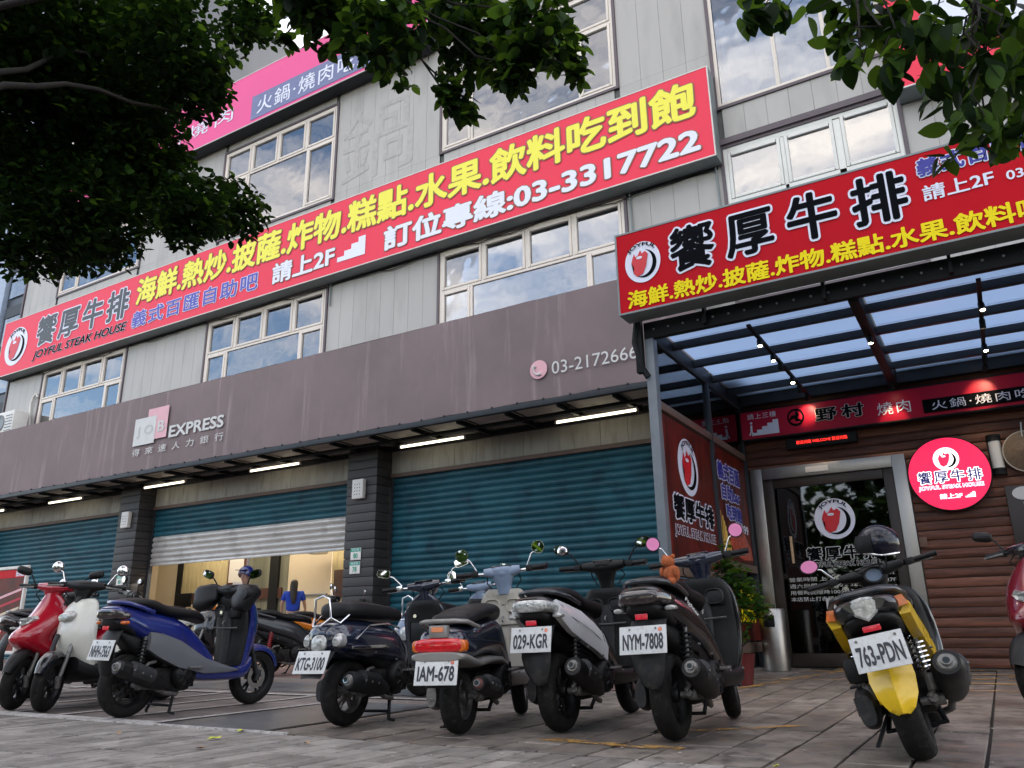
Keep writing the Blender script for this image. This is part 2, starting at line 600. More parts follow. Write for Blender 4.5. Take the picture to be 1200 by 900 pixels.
def patchy_yellow():  # orange-yellow streak colour, broken up by a noise mask
    m = mat('patchy_yellow_streak', (.62, .34, .08), .5, 0, .2, 5)
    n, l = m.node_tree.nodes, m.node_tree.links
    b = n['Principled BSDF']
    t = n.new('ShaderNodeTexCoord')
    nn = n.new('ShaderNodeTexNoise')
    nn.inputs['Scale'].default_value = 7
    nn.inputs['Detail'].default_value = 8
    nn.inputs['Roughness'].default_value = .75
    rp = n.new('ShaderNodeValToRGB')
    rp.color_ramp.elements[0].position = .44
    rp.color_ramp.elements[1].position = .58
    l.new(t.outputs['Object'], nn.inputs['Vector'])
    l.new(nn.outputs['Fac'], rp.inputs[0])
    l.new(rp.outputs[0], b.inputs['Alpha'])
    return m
M['yellow_streak'] = patchy_yellow()

# one sheet to the horizon, with the slight rise towards the shop fronts
g = MB()
xs = [-400, -60, -30, -24, -12, -6, 0, 6, 30, 400]
ys = [-400, -60, -12, 0, 2.2, 5.9, 11.42, 20, 60, 400]
g.add([(x, y, gz(y) - .012) for y in ys for x in xs], [(j * 10 + i, j * 10 + i + 1, j * 10 + i + 11, j * 10 + i + 10) for j in range(9) for i in range(9)])
ground = tag(g.obj('ground', M['joint'], None), kind='structure')

def slab_mesh(w, l, m, dz=0.0, seed=0):
    rnd = random.Random(seed)
    b = MB()
    e = .0085 if w > .2 else .0075
    z = [0.0 + rnd.uniform(-.0015, .0015) for _ in range(4)]
    # top slightly uneven, chamfered, sides going down into the joint
    t = [(e + .003, e + .003), (w - e - .003, e + .003), (w - e - .003, l - e - .003), (e + .003, l - e - .003)]
    o = [(e, e), (w - e, e), (w - e, l - e), (e, l - e)]
    vs = [(x, y, z[i]) for i, (x, y) in enumerate(t)] + [(x, y, -.004) for x, y in o] + [(x, y, -.014) for x, y in o]
    fs = [(0, 1, 2, 3)] + [(4 + i, 4 + (i + 1) % 4, (i + 1) % 4, i) for i in range(4)] + [(8 + i, 8 + (i + 1) % 4, 4 + (i + 1) % 4, 4 + i) for i in range(4)]
    b.add(vs, fs)
    return b.mesh('paving', m)

pav = tag(bpy.data.objects.new('pavement', None), kind='structure')
COL.objects.link(pav)
EDGE = 3.90                                            # the line between the brick strip and the slabs
brick_meshes = [slab_mesh(.15, .30, M['paver' if k % 3 else 'paver2'], seed=k) for k in range(6)]
slab_meshes = [slab_mesh(.29, .58, M['slab' if k % 2 else 'slab2'], seed=k + 20) for k in range(6)]
rnd = random.Random(3)
def seen_bottom(x, y):
    # nearer than this the ground lies under the lower edge of the photograph
    return y > 2.34 + (x + 4.31) * .48 - .25
n_p = 0
stuff_b = {}
for col in range(-72, 20):
    for row in range(6):
        x = col * .15
        y = EDGE - .30 * (row + 1) + (.15 if False else 0)
        if -7.6 < x < .35 and seen_bottom(x, y + .3) and y > 1.6:
            if n_p < 175 and x > -6.2:
                inst(rnd.choice(brick_meshes), 'paving_brick', pav, (x, y, rnd.uniform(-.002, .002)))
                n_p += 1
                continue
        if x > -11:
            stuff_b.setdefault('b', []).append((x, y, .15, .30))
n_s = 0
XS0 = -.18 - .29 * 19
for col in range(-6, 34):
    for row in range(16):
        x = XS0 + col * .29
        y = EDGE + .012 + .58 * row - (.29 if col % 2 else 0)
        l = .58
        if y < EDGE + .012:
            y, l = EDGE + .012, .29
        if y + l > 11.33:
            continue
        if x < -4.25 and y < 8.0 + 20:
            continue
        if l == .58 and n_s < 120 and y < 7.2 and -4.3 < x < .9:
            inst(rnd.choice(slab_meshes), 'paving_slab', pav, (x, y, gz(y) + rnd.uniform(-.002, .002)), (math.atan2(gz(y + l) - gz(y), l), 0, 0))
            n_s += 1
        else:
            stuff_b.setdefault('s', []).append((x, y, .29, l))
for key, mm, mm2 in (('b', 'paver', 'paver2'), ('s', 'slab', 'slab2')):
    for half in (0, 1):
        b = MB()
        for i, (x, y, w, l) in enumerate(stuff_b[key]):
            if (i * 7 + i // 5) % 2 != half: continue
            z = rnd.uniform(-.002, .002)
            za, zb = gz(y) + z, gz(y + l) + z
            e = .008
            b.add([(x + e, y + e, za), (x + w - e, y + e, za), (x + w - e, y + l - e, zb), (x + e, y + l - e, zb),
                   (x + e, y + e, za - .013), (x + w - e, y + e, za - .013), (x + w - e, y + l - e, zb - .013), (x + e, y + l - e, zb - .013)],
                  [(0, 1, 2, 3), (4, 5, 1, 0), (5, 6, 2, 1), (6, 7, 3, 2), (7, 4, 0, 3)])
        tag(b.obj('paving_beyond', M[mm if half else mm2], pav), kind='stuff')
# parking bay on the left: broad bands along the shop fronts with worn bay lines
def strip(name, m, x0, x1, y0, y1, dz, parent=None):
    b = MB()
    yy = [y0] + [v for v in (5.9,) if y0 < v < y1] + [y1]
    for a, c in zip(yy, yy[1:]):
        b.add([(x0, a, gz(a) + dz), (x1, a, gz(a) + dz), (x1, c, gz(c) + dz), (x0, c, gz(c) + dz)], [(0, 1, 2, 3)])
    return b.obj(name, m, parent)
bay = tag(bpy.data.objects.new('parking_bay', None), kind='structure')
COL.objects.link(bay)
strip('bay_surface', M['park'], -30, -4.26, EDGE + .03, 8.2, .000, bay)
strip('smooth_slab', M['wetslab'], -5.32, -4.27, EDGE + .04, 5.9, .005, bay)
strip('smooth_slab', M['wetslab'], -9.0, -4.30, 6.55, 7.5, .005, bay)
strip('red_band', M['reddish'], -30, -4.26, 8.2, 11.38, -.004, bay)
strip('red_band', M['reddish'], -4.20, -3.2, 7.6, 9.4, .006, bay)
strip('bay_line', M['line'], -30, -5.35, EDGE + .035, EDGE + .13, .009, bay)
for x in (-5.40, -6.05, -6.70, -7.35, -8.0, -8.65, -9.3, -9.95):
    strip('bay_line', M['line'], x - .035, x + .035, EDGE + .135, 6.2, .009, bay)
strip('bay_line', M['line'], -12, -4.3, 6.22, 6.31, .010, bay)
kb = MB()
for i in range(60):
    x = -14 + i * .4
    if x > -4.3: break
    kb.box(x + .005, x + .395, EDGE - .01, EDGE + .028, -.02, .010)
kb.obj('edging_strip', M['line'], bay)
# patchy orange-yellow streaks laid flat on the paving, most before the entrance
yb = tag(bpy.data.objects.new('yellow_ground_streaks', None), kind='structure')
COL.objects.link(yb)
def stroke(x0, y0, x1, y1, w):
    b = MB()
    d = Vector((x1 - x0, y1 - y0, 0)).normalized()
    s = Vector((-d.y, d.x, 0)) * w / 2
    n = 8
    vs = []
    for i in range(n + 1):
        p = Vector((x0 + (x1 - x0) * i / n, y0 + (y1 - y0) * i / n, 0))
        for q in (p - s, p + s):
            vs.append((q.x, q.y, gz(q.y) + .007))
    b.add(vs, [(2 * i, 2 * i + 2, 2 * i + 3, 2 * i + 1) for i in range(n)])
    b.obj('ground_streak', M['yellow_streak'], yb)
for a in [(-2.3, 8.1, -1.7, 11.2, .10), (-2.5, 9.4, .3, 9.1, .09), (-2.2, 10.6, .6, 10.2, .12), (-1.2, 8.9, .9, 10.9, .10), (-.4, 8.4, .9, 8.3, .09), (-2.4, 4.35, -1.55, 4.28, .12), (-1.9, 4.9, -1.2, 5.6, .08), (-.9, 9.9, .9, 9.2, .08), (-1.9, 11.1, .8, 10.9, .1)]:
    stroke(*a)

# ================================================================== the building
Wy = 11.0        # face of the upper wall
Sy = 11.4        # shutters and lintels
bld = thing('commercial_building', 'grey metal clad building with shutters below and rows of cream framed windows above', 'building')
cols = {'A': (-21.20, -17.60), 'B': (-14.58, -10.93), 'C': (-8.05, -4.30), 'D': (-2.60, -.12)}
rows = {'A': [(5.2, 7.46), (9.68, 11.9)], 'B': [(5.2, 7.46), (9.55, 11.9)], 'C': [(5.2, 7.46), (9.66, 11.9)], 'D': [(5.2, 7.78), (8.55, 11.9)]}
TOP = 13.75
pm = {}
def panel_piece(w, h):
    k = (round(w, 3), round(h, 2))
    if k not in pm:
        b = MB()
        e = .0015
        # a shallow pan: folded edges and two faint ribs
        xs_ = [e, e + .006, w * .5 - .01, w * .5, w * .5 + .01, w - e - .006, w - e]
        ys_ = [.003, 0, 0, 0, 0, 0, .003]
        vs = [(x, y, z) for z in (e, h - e) for x, y in zip(xs_, ys_)]
        b.add(vs, [(i, i + 1, i + 8, i + 7) for i in range(6)])
        pm[k] = b.mesh('wall_panel', M['panel'])
    return pm[k]
def panels(x0, x1, z0, z1, pitch=.32):
    n = max(1, round((x1 - x0) / pitch))
    w = (x1 - x0) / n
    me = panel_piece(w, z1 - z0)
    for i in range(n):
        inst(me, 'wall_panel', bld, (x0 + i * w, Wy, z0))
edges = [-22.95]
for k in 'ABCD':
    edges += list(cols[k])
edges.append(2.2)
for i in range(0, len(edges), 2):        # piers
    for z0, z1 in ((5.0, 7.56), (7.56, 9.62), (9.62, 12.0), (12.0, TOP)):
        if edges[i] > -.2 and z1 < 6: continue
        panels(edges[i] + .05, edges[i + 1] - .05, z0, z1, .36)
for k in 'ABCD':
    (a0, a1), (b0, b1) = rows[k]
    panels(cols[k][0] + .05, cols[k][1] - .05, a1 + .05, b0 - .05, .36)
    panels(cols[k][0] + .05, cols[k][1] - .05, b1 + .05, TOP, .36)
# backing with holes for the windows, returns and roof
b = MB()
def backing(x0, x1, z0, z1): b.box(x0, x1, Wy + .03, Wy + .10, z0, z1)
for i in range(0, len(edges), 2):
    backing(edges[i], edges[i + 1] if edges[i + 1] < 2 else 9, 3.9, TOP)
for k in 'ABCD':
    (a0, a1), (b0, b1) = rows[k]
    for z0, z1 in ((3.9, a0), (a1, b0), (b1, TOP)): backing(cols[k][0], cols[k][1], z0, z1)
b.obj('inner_wall', M['panel_dark'], bld)
b = MB()
b.box(-22.98, -22.95, Wy - .02, 24, 3.9, TOP)
b.box(-22.98, 9, Wy + .1, 24, TOP, TOP + .1)
b.box(-22.98, 9, Wy - .05, Wy + .1, TOP, TOP + .12)
b.obj('roof_edge', M['sign_edge'], bld)
box('dark_rooms', M['room'], bld, -22.9, 9, 13.2, 13.25, 4.2, TOP)
box('room_floor', M['room'], bld, -22.9, 9, Wy + .12, 13.2, 8.0, 8.1)
box('corner_trim', M['trim'], bld, -22.99, -22.93, Wy - .03, Wy + .03, 3.9, TOP)

def window(x0, x1, z0, z1, cells, fm='wframe', curtain=None, bars=()):
    w = part('window', bld, (x0, Wy, z0))
    W, Hh = x1 - x0, z1 - z0
    b = MB()
    t = .05
    for a in ((-t, 0, -t, Hh + t), (W, W + t, -t, Hh + t), (0, W, -t, 0), (0, W, Hh, Hh + t)):
        b.box(a[0], a[1], -.03, .06, a[2], a[3])
    b.obj('surround', M['trim'], w)
    b = MB()
    f = .06
    for a in ((0, f, 0, Hh), (W - f, W, 0, Hh), (f, W - f, 0, f), (f, W - f, Hh - f, Hh)):
        b.box(a[0], a[1], -.008, .07, a[2], a[3], .006)
    for (ax, bx, az, bz) in bars:
        b.box(ax, bx, -.006, .068, az, bz, .006)
    b.obj('frame', M[fm], w, 35)
    for c in cells:
        cx0, cx1, cz0, cz1 = c[:4]
        if c[4]:
            b = MB()
            s = .055
            for a in ((cx0, cx0 + s, cz0, cz1), (cx1 - s, cx1, cz0, cz1), (cx0 + s, cx1 - s, cz0, cz0 + s), (cx0 + s, cx1 - s, cz1 - s, cz1)):
                b.box(a[0] + .004, a[1] - .004, -.02, .045, a[2] + .004, a[3] - .004, .008)
            b.obj('casement', M[fm], w, 35)
        s = .05 if c[4] else 0
        pn = MB()
        pn.box(cx0 + s, cx1 - s, .020, .026, cz0 + s, cz1 - s)
        o = pn.obj('pane', M['glass'], w)
    if curtain:
        for (cx0, cx1, cz0, cz1, mm) in curtain:
            n = int((cx1 - cx0) / .05)
            b = MB()
            vs = []
            for i in range(n + 1):
                yy = .22 + .035 * math.sin(i * 1.25) + .012 * math.sin(i * .37)
                vs += [(cx0 + (cx1 - cx0) * i / n, yy, cz0), (cx0 + (cx1 - cx0) * i / n, yy, cz1)]
            b.add(vs, [(2 * i, 2 * i + 2, 2 * i + 3, 2 * i + 1) for i in range(n)])
            b.obj('curtain', M[mm], w, 60)
            if mm == 'curtain':
                b = MB()
                k = cx0 + .12
                while k < cx1:
                    b.box(k, k + .05, .14, .155, cz0, cz1)
                    k += .52
                b.obj('curtain_edging', M['curtain_blue'], w)
    return w

def std(x0, x1, z0, z1, kind):
    W, Hh = x1 - x0, z1 - z0
    f, mu = .06, .05
    zr = Hh - .80                      # rail under the top row
    cells = []
    bars = [(f, W - f, zr - mu, zr)]
    cw = (W - 2 * f - 3 * mu) / 4
    for i in range(4):
        a = f + i * (cw + mu)
        cells.append((a, a + cw, zr, Hh - f, True))
        if i < 3:
            bars.append((a + cw, a + cw + mu, zr, Hh - f))
    sw = .62 if kind != 3 else .78
    zb, zt = f, zr - mu
    cells.append((f, f + sw, zb, zt, True))
    bars.append((f + sw, f + sw + mu, zb, zt))
    cells.append((f + sw + mu, W - f - sw - mu, zb, zt, False))
    bars.append((W - f - sw - mu, W - f - sw, zb, zt))
    cells.append((W - f - sw, W - f, zb, zt, True))
    cur = None
    if kind == 3:
        cur = [(f + sw + mu, W - f - sw - mu, zb, zt, 'curtain')]
    if kind == 4:
        cur = [(f + sw + mu, W - f - sw - mu, zb, zt, 'curtain_warm')]
    window(x0, x1, z0, z1, cells, 'wframe', cur, bars)
for k in 'ABC':
    (a0, a1), (b0, b1) = rows[k]
    std(cols[k][0], cols[k][1], a0, a1, 2)
    std(cols[k][0], cols[k][1], b0, b1, 3 if k != 'C' else 4)
x0, x1 = cols['D']
W = x1 - x0
window(x0, x1, 5.2, 7.78, [(.06, .86, 1.68, 2.48, True), (.92, 1.62, 1.68, 2.48, True), (1.72, W - .06, 1.68, 2.52, True), (.1, 1.6, .1, 1.6, False), (1.72, W - .08, .1, 1.6, False)], 'wframe_w', None, [(.86, .92, 1.6, 2.5), (1.62, 1.72, .1, 2.5), (.06, W - .06, 1.6, 1.68), (.06, 1.62, 2.48, 2.53)])
window(x0, x1, 8.55, 11.9, [(.06, .92, .06, 3.28, False), (.98, 1.66, .06, 3.28, False), (1.72, W - .06, .06, 3.28, False)], 'wframe', [(.1, W - .06, .1, 3.28, 'curtain_warm')], [(.92, .98, .06, 3.29), (1.66, 1.72, .06, 3.29)])
pw_ = front(10.9965)
letters('鍋', pw_, -10.75, -8.78, 9.7, 11.5, mat('ghost_of_removed_lettering', (.395, .375, .352), .6, 0, .12, 8), bld, 0, d=.002, name='ghost_lettering')
for x_, z0_, z1_ in ((-4.17, 5.7, 7.5), (-2.72, 5.7, 7.5), (-10.8, 7.0, 7.5)):
    b = MB()
    b.tube([(x_, 10.965, z0_), (x_ + .005, 10.965, (z0_ + z1_) / 2), (x_ - .01, 10.965, z1_)], .016, 6)
    b.obj('conduit', M['sign_edge'], bld, 60)
b = MB()
cab = []
for i in range(60):
    x_ = -22.8 + i * .34
    cab.append((x_, 10.955, 7.44 + .03 * math.sin(i * .9) + .02 * math.sin(i * 2.3)))
b.tube(cab, .010, 5)
b.obj('cable', M['black'], bld, 60)
# torn plastic sheet hanging inside the third floor window
b = MB()
vs = []
for i in range(9):
    t_ = i / 8
    vs += [(-7.2 + .6 * t_, 11.09, 9.8 + 1.0 * t_ ** 1.5), (-7.05 + .85 * t_, 11.075 + .02 * math.sin(i * 2), 9.78 + .9 * t_ ** 1.5)]
b.add(vs, [(2 * i, 2 * i + 2, 2 * i + 3, 2 * i + 1) for i in range(8)])
b.obj('plastic_sheet', M['curtain_warm'], bld)
# horizontal ledge lines over the lower right windows
box('ledge', M['trim'], bld, -2.75, 0.0, Wy - .07, Wy - .035, 7.83, 7.93)

# pillars, lintels, shutters
F0 = .10
pillar_x = [(-23.9, -23.2), (-17.0, -16.29), (-10.1, -9.38), (-3.2, -2.9)]
board = MB()
board.box(.0, .71, 0, .5, .004, .156, .005)
bme = board.mesh('cladding_board', M['pillar'], 30)
for a, c in pillar_x:
    p = part('pillar', bld, (a, 10.98, F0))
    box('pillar_core', M['black'], p, .02, c - a - .02, .02, .48, 0, 3.85)
    if a in (-17.0, -10.1):
        for i in range(23):
            inst(bme, 'cladding_board', p, (0, 0, i * .162))
for a, c in ((-23.2, -17.0), (-16.29, -10.1), (-9.38, -3.2)):
    n = round((c - a) / .46)
    w = (c - a) / n
    lb = MB()
    lb.box(.003, w - .003, 0, .06, .0, .46, .004)
    lme = lb.mesh('lintel_board', M['lintel'], 30)
    for i in range(n):
        inst(lme, 'lintel_board', bld, (a + i * w, Sy - .02, 3.42))
    box('lintel_trim', M['lintel_trim'], bld, a, c, Sy - .05, Sy + .02, 3.35, 3.42)
    box('wall_above_shutter', M['panel_dark'], bld, a, c, Sy + .05, Sy + .6, 3.36, 4.1)

def slat_mesh(w, m, h=.118):
    b = MB()
    pr = [(.012, 0), (-.002, .012), (-.014, .035), (-.018, .06), (-.012, .085), (.004, .100), (.018, .108), (.013, h + .002)]
    vs = [(x, y, z) for x in (0, w) for y, z in pr]
    n = len(pr)
    b.add(vs, [(i, i + n, i + n + 1, i + 1) for i in range(n - 1)])
    return b.mesh('slat', m, 50)
def shutter(a, c, zb, nw, label=None):
    s = part('roller_shutter', bld, (a, Sy, 0))
    if label: s['label'] = label
    w = c - a
    box('guide_rail', M['steel_dk'], s, 0, .06, -.03, .06, F0, 3.4)
    box('guide_rail', M['steel_dk'], s, w - .06, w, -.03, .06, F0, 3.4)
    t1, t2 = slat_mesh(w - .12, M['shutter']), slat_mesh(w - .12, M['shutter_w'])
    z, i = zb + .05, 0
    while z < 3.4:
        inst(t2 if i < nw else t1, 'slat', s, (.06, 0, z))
        z += .118
        i += 1
    box('bottom_rail', M['shutter_w' if nw else 'shutter'], s, .06, w - .06, -.012, .03, zb, zb + .052, .006)
shutter(-23.2, -17.0, F0 + .01, 0)
shutter(-16.29, -10.1, 2.10, 5, 'half raised teal shutter with bare metal lower slats')
shutter(-9.38, -3.2, F0 + .01, 0)

# ------------------------------------------------------------------ the open shop behind the raised shutter
M['in_beige'] = mat('beige_interior_board', (.62, .52, .38), .6, 0, .06, 1)
M['in_yellow'] = mat('pale_yellow_boarding', (.60, .50, .28), .6, 0, .08, 2)
M['in_floor'] = mat('pale_interior_floor', (.40, .37, .34), .35, 0, .1, 2)
M['in_band'] = mat('dark_red_band', (.07, .028, .02), .5)
M['in_grey'] = mat('grey_green_glass_wall', (.17, .17, .13), .3, 0, .3, 1.5, stretch=(5, 1, .2))
M['paper'] = mat('white_paper', (.75, .72, .68), .7, 0, .02)
shop = part('shop_interior', bld)
By = 13.45
strip('interior_floor', M['in_floor'], -16.3, -10.1, Sy + .02, By, .006, shop)
box('side_wall', M['in_beige'], shop, -18.9, -18.8, Sy + .2, By, F0, 3.3)
box('side_wall', M['in_beige'], shop, -10.1, -10.0, Sy + .2, By, F0, 3.3)
box('shop_ceiling', M['in_beige'], shop, -18.9, -10.0, Sy + .6, By, 3.3, 3.36)
box('ceiling_light_panel', mat('lit_ceiling_panel', (1, .88, .68), .4, 0, 0, emit=5.5), shop, -17.5, -11.5, 12.2, 12.6, 3.26, 3.29)
def bk(name, m, x0, x1, z0, z1, y=By):
    return box(name, m, shop, x0, x1, y, y + .05, z0, z1)
bk('wall_board', M['in_beige'], -18.8, -17.95, F0, 3.3)
box('mullion', M['black'], shop, -17.95, -17.80, By - .05, By + .02, F0, 3.3)
for i in range(14):
    x = -17.79 + i * .16
    box('vertical_board', M['in_yellow'], shop, x, x + .154, By, By + .04, 1.62, 3.3, .006)
bk('dark_band', M['in_band'], -17.79, -15.4, 1.35, 1.61)
bk('lower_board', M['in_beige'], -17.79, -15.4, F0, 1.34)
bk('glass_wall', M['in_grey'], -15.39, -14.60, F0, 3.3)
bk('dark_band', M['in_band'], -15.39, -14.2, 1.40, 1.64, By - .04)
box('mullion', M['black'], shop, -14.6, -14.32, By - .06, By + .02, F0, 3.3)
bk('glass_wall', M['in_grey'], -14.32, -14.05, F0, 3.3)
bk('beige_door', M['in_beige'], -14.04, -12.72, F0, 3.3)
box('door_rail', M['ss'], shop, -13.95, -12.8, By - .03, By - .005, 1.42, 1.46, .005)
for i in range(17):
    x = -12.70 + i * .16
    box('vertical_board', M['in_yellow'], shop, x, x + .154, By, By + .04, F0, 3.3, .006)
pf = part('framed_picture', shop, (-16.05, By - .03, 1.75))
box('frame', M['wood_dk'], pf, 0, .62, -.03, .02, 0, .75, .01)
box('picture', M['paper'], pf, .06, .56, -.04, -.031, .06, .69)
box('dark_poster', M['in_band'], shop, -12.6, -12.05, By - .04, By - .01, 1.35, 1.95, .004)
box('projector', M['white_box'], shop, -12.95, -12.6, 12.9, 13.2, 2.28, 2.42, .02)

# ------------------------------------------------------------------ awning
aw = thing('shop_awning', 'faded brown canvas fascia of the awning with JOB EXPRESS printed on it', 'awning')
AY = 10.16
X0, X1 = -26.0, -3.0
n = 60
b = MB()
vs = []
for i in range(n + 1):
    x = X0 + (X1 - X0) * i / n
    for k, z in enumerate((3.96, 4.3, 4.8, 5.3, 5.61)):
        sag = .012 * math.sin(i * .9) * math.sin(PI * k / 4) + .01 * noise.noise(Vector((x * .8, z, 0)))
        vs.append((x, AY + sag, z + (.006 * math.sin(i * 1.7) if k in (0, 4) else 0)))
b.add(vs, [(i * 5 + k, (i + 1) * 5 + k, (i + 1) * 5 + k + 1, i * 5 + k + 1) for i in range(n) for k in range(4)])
ta = (X1, 5.61)
b.add([(X0, AY, 5.61), (X1, AY, 5.61), (X1, AY + .5, 5.66), (X0, AY + .5, 5.66), (X0, Wy, 5.62), (X1, Wy, 5.62)], [(0, 1, 2, 3), (3, 2, 5, 4)])
b.obj('canvas', M['awning'], aw, 50)
box('front_rail', M['steel_dk'], aw, X0, X1, AY - .02, AY + .07, 3.86, 3.95, .008)
box('middle_rail', M['black'], aw, X0, X1, 10.58, 10.62, 3.80, 3.85)
box('wall_rail', M['black'], aw, X0, X1, 11.22, 11.30, 3.82, 3.90)
x = -25.5
rail = MB().box(-.03, .03, AY + .07, 11.22, 3.83, 3.9, .005).mesh('cross_bar', M['black'], 30)
while x < X1:
    inst(rail, 'cross_bar', aw, (x, 0, 0))
    x += .92
x = -25.5
sh = MB().box(.04, .88, AY + .08, 11.3, 3.93, 3.945).mesh('roof_sheet', M['sheet'])
while x < X1 - .2:
    inst(sh, 'roof_sheet', aw, (x, 0, 0))
    x += .92
b = MB()
x = X0 + .3
while x < X1:
    b.box(x - .012, x + .012, AY - .035, AY - .012, 3.945, 3.97)
    x += .46
tag(b.obj('lacing_clips', M['steel_dk'], aw), kind='stuff')
pa = front(AY - .03)
flat(pa, [(-15.52, 4.50), (-14.80, 4.50), (-14.80, 5.10), (-15.52, 5.10)], .006, M['ink_pale'], aw, 'printed_square')
flat(pa, [(-15.10, 4.58), (-14.42, 4.58), (-14.42, 5.27), (-15.10, 5.27)], .002, M['ink_rose'], aw, 'printed_square')
letters('J O', pa, -15.42, -14.88, 4.66, 4.92, mat('faint_grey_print', (.48, .47, .47), .6), aw, .015, d=.010)
letters('B', pa, -14.72, -14.50, 4.72, 4.96, M['ink_pale'], aw, .02, d=.010)
letters('EXPRESS', pa, -14.33, -12.65, 4.54, 4.80, M['ink_pale'], aw, .03, d=.006)
letters('得來速人力銀行', pa, -15.50, -12.62, 4.27, 4.43, M['ink_pale'], aw, 0, d=.006, space=2.2)
letters('03-2172666', pa, -5.29, -3.90, 4.31, 4.51, M['ink_pale'], aw, 0.0, d=.006)
disc(pa, -5.52, 4.43, .15, .15, .004, M['ink_rose'], aw, 'phone_disc')
b = MB()
pts = [pa.at(-5.52 + .085 * math.cos(a), 4.43 + .085 * math.sin(a), .012) for a in [R(130) + R(170) * i / 8 for i in range(9)]]
b.tube(pts, [.026, .028, .016, .013, .013, .013, .016, .028, .026], 8)
b.obj('phone_symbol', M['ink_pale'], aw, 60)

# ceiling fluorescents under the awning
for i, (xc, lab) in enumerate(((-19.2, 'lit fluorescent tube under the awning, before the leftmost shutter'), (-15.45, 'lit fluorescent tube under the awning over the left end of the half raised shutter'), (-12.03, 'lit fluorescent tube under the awning over the right end of the half raised shutter'), (-8.15, 'lit fluorescent tube under the awning just right of the tiled dark pillar'), (-4.98, 'lit fluorescent tube under the awning nearest the red entrance sign'), (-22.6, 'lit fluorescent tube under the awning at its far left end'))):
    t = thing('fluorescent_lamp', lab, 'lamp', (xc, 10.96, 3.79), group='fluorescent lamps under the awning')
    box('batten', M['white_box'], t, -.70, .70, -.02, .02, .022, .05, .004)
    MB().tube([(-.68, 0, 0), (.68, 0, 0)], .019, 10).obj('tube', M['tube'], t, 60)
    for s in (-1, 1):
        box('end_cap', M['white_box'], t, s * .70 - .015, s * .70 + .015, -.02, .02, -.022, .03, .003)

# ------------------------------------------------------------------ signs on the wall
def sign_box(name, label, x0, x1, z0, z1, y0, y1, film, casing='sign_edge', rim='sign_edge_w', cat='sign', rimw=.02):
    s = thing(name, label, cat)
    box('casing', M[casing], s, x0, x1, y0 + .012, y1, z0, z1, .01)
    box('face', M[film], s, x0 + rimw, x1 - rimw, y0, y0 + .011, z0 + rimw, z1 - rimw)
    b = MB()
    for a in ((x0, x0 + rimw, z0, z1), (x1 - rimw, x1, z0, z1), (x0 + rimw, x1 - rimw, z0, z0 + rimw), (x0 + rimw, x1 - rimw, z1 - rimw, z1)):
        b.box(a[0], a[1], y0 - .006, y0 + .0115, a[2], a[3])
    b.obj('rim', M[rim], s)
    return s
ls = sign_box('fascia_sign', 'long red fascia sign between the window rows with yellow and white Chinese lettering', -22.99, -2.62, 7.50, 9.14, 10.65, 10.97, 'sign_red')
pl = front(10.645)
logo(pl, -22.2, 8.30, .56, ls, sx=.98)
OW = dict(out=.028, out_m=M['ink_white'])
OD = dict(out=.03, out_m=M['outline_olive'])
letters('饗厚牛排', pl, -21.22, -17.22, 8.06, 8.92, M['ink_dark'], ls, .028, space=1.25, out=.036, out_m=M['ink_white'])
letters('JOYFUL STEAK HOUSE', pl, -21.25, -17.18, 7.66, 7.95, M['ink_black'], ls, .022, shear=.25, **OW)
letters('海鮮.熱炒.披薩.炸物.糕點.水果.飲料吃到飽', pl, -16.95, -2.86, 8.28, 9.0, M['ink_yellow'], ls, .032, **OD)
letters('義式百匯自助吧', pl, -16.99, -12.63, 7.70, 8.13, M['ink_blue'], ls, .02, space=1.15, out=.03, out_m=M['ink_white'])
letters('請上2F', pl, -12.2, -10.42, 7.68, 8.16, M['ink_white'], ls, .03, **OD)
stairs_icon(pl, -10.35, -9.62, 7.72, 8.14, .004, M['ink_white'], ls)
letters('訂位專線:03-3317722', pl, -9.15, -2.84, 7.63, 8.15, M['ink_white'], ls, .035, **OD)
box('drip_rail', M['black'], ls, -22.9, -2.7, 10.975, 11.0, 7.46, 7.56)

ps = sign_box('fascia_sign', 'pink fascia sign at the roof edge with a slate blue band, partly behind leaves', -22.9, -8.2, 12.13, 13.62, 10.65, 10.97, 'sign_pink', 'steel_dk')
letters('野村燒肉', pl, -17.6, -14.05, 12.50, 12.90, M['ink_white'], ps, .005, space=1.4)
flat(pl, [(-13.4, 12.22), (-8.75, 12.22), (-8.75, 12.88), (-13.4, 12.88)], .003, M['sign_blue'], ps, 'blue_band')
letters('火鍋·燒肉吃到飽', pl, -13.2, -9.0, 12.32, 12.78, M['ink_white'], ps, .008, d=.008, space=1.15)

rs = sign_box('fascia_sign', 'red fascia sign with huge white lettering behind the hanging leaves, upper right', -.08, 6.5, 7.60, 9.9, 10.60, 10.97, 'sign_red')
pr_ = front(10.595)
letters('野村', pr_, .35, 3.4, 8.0, 9.6, M['ink_white'], rs, .05, out=.04, out_m=M['sign_edge'])

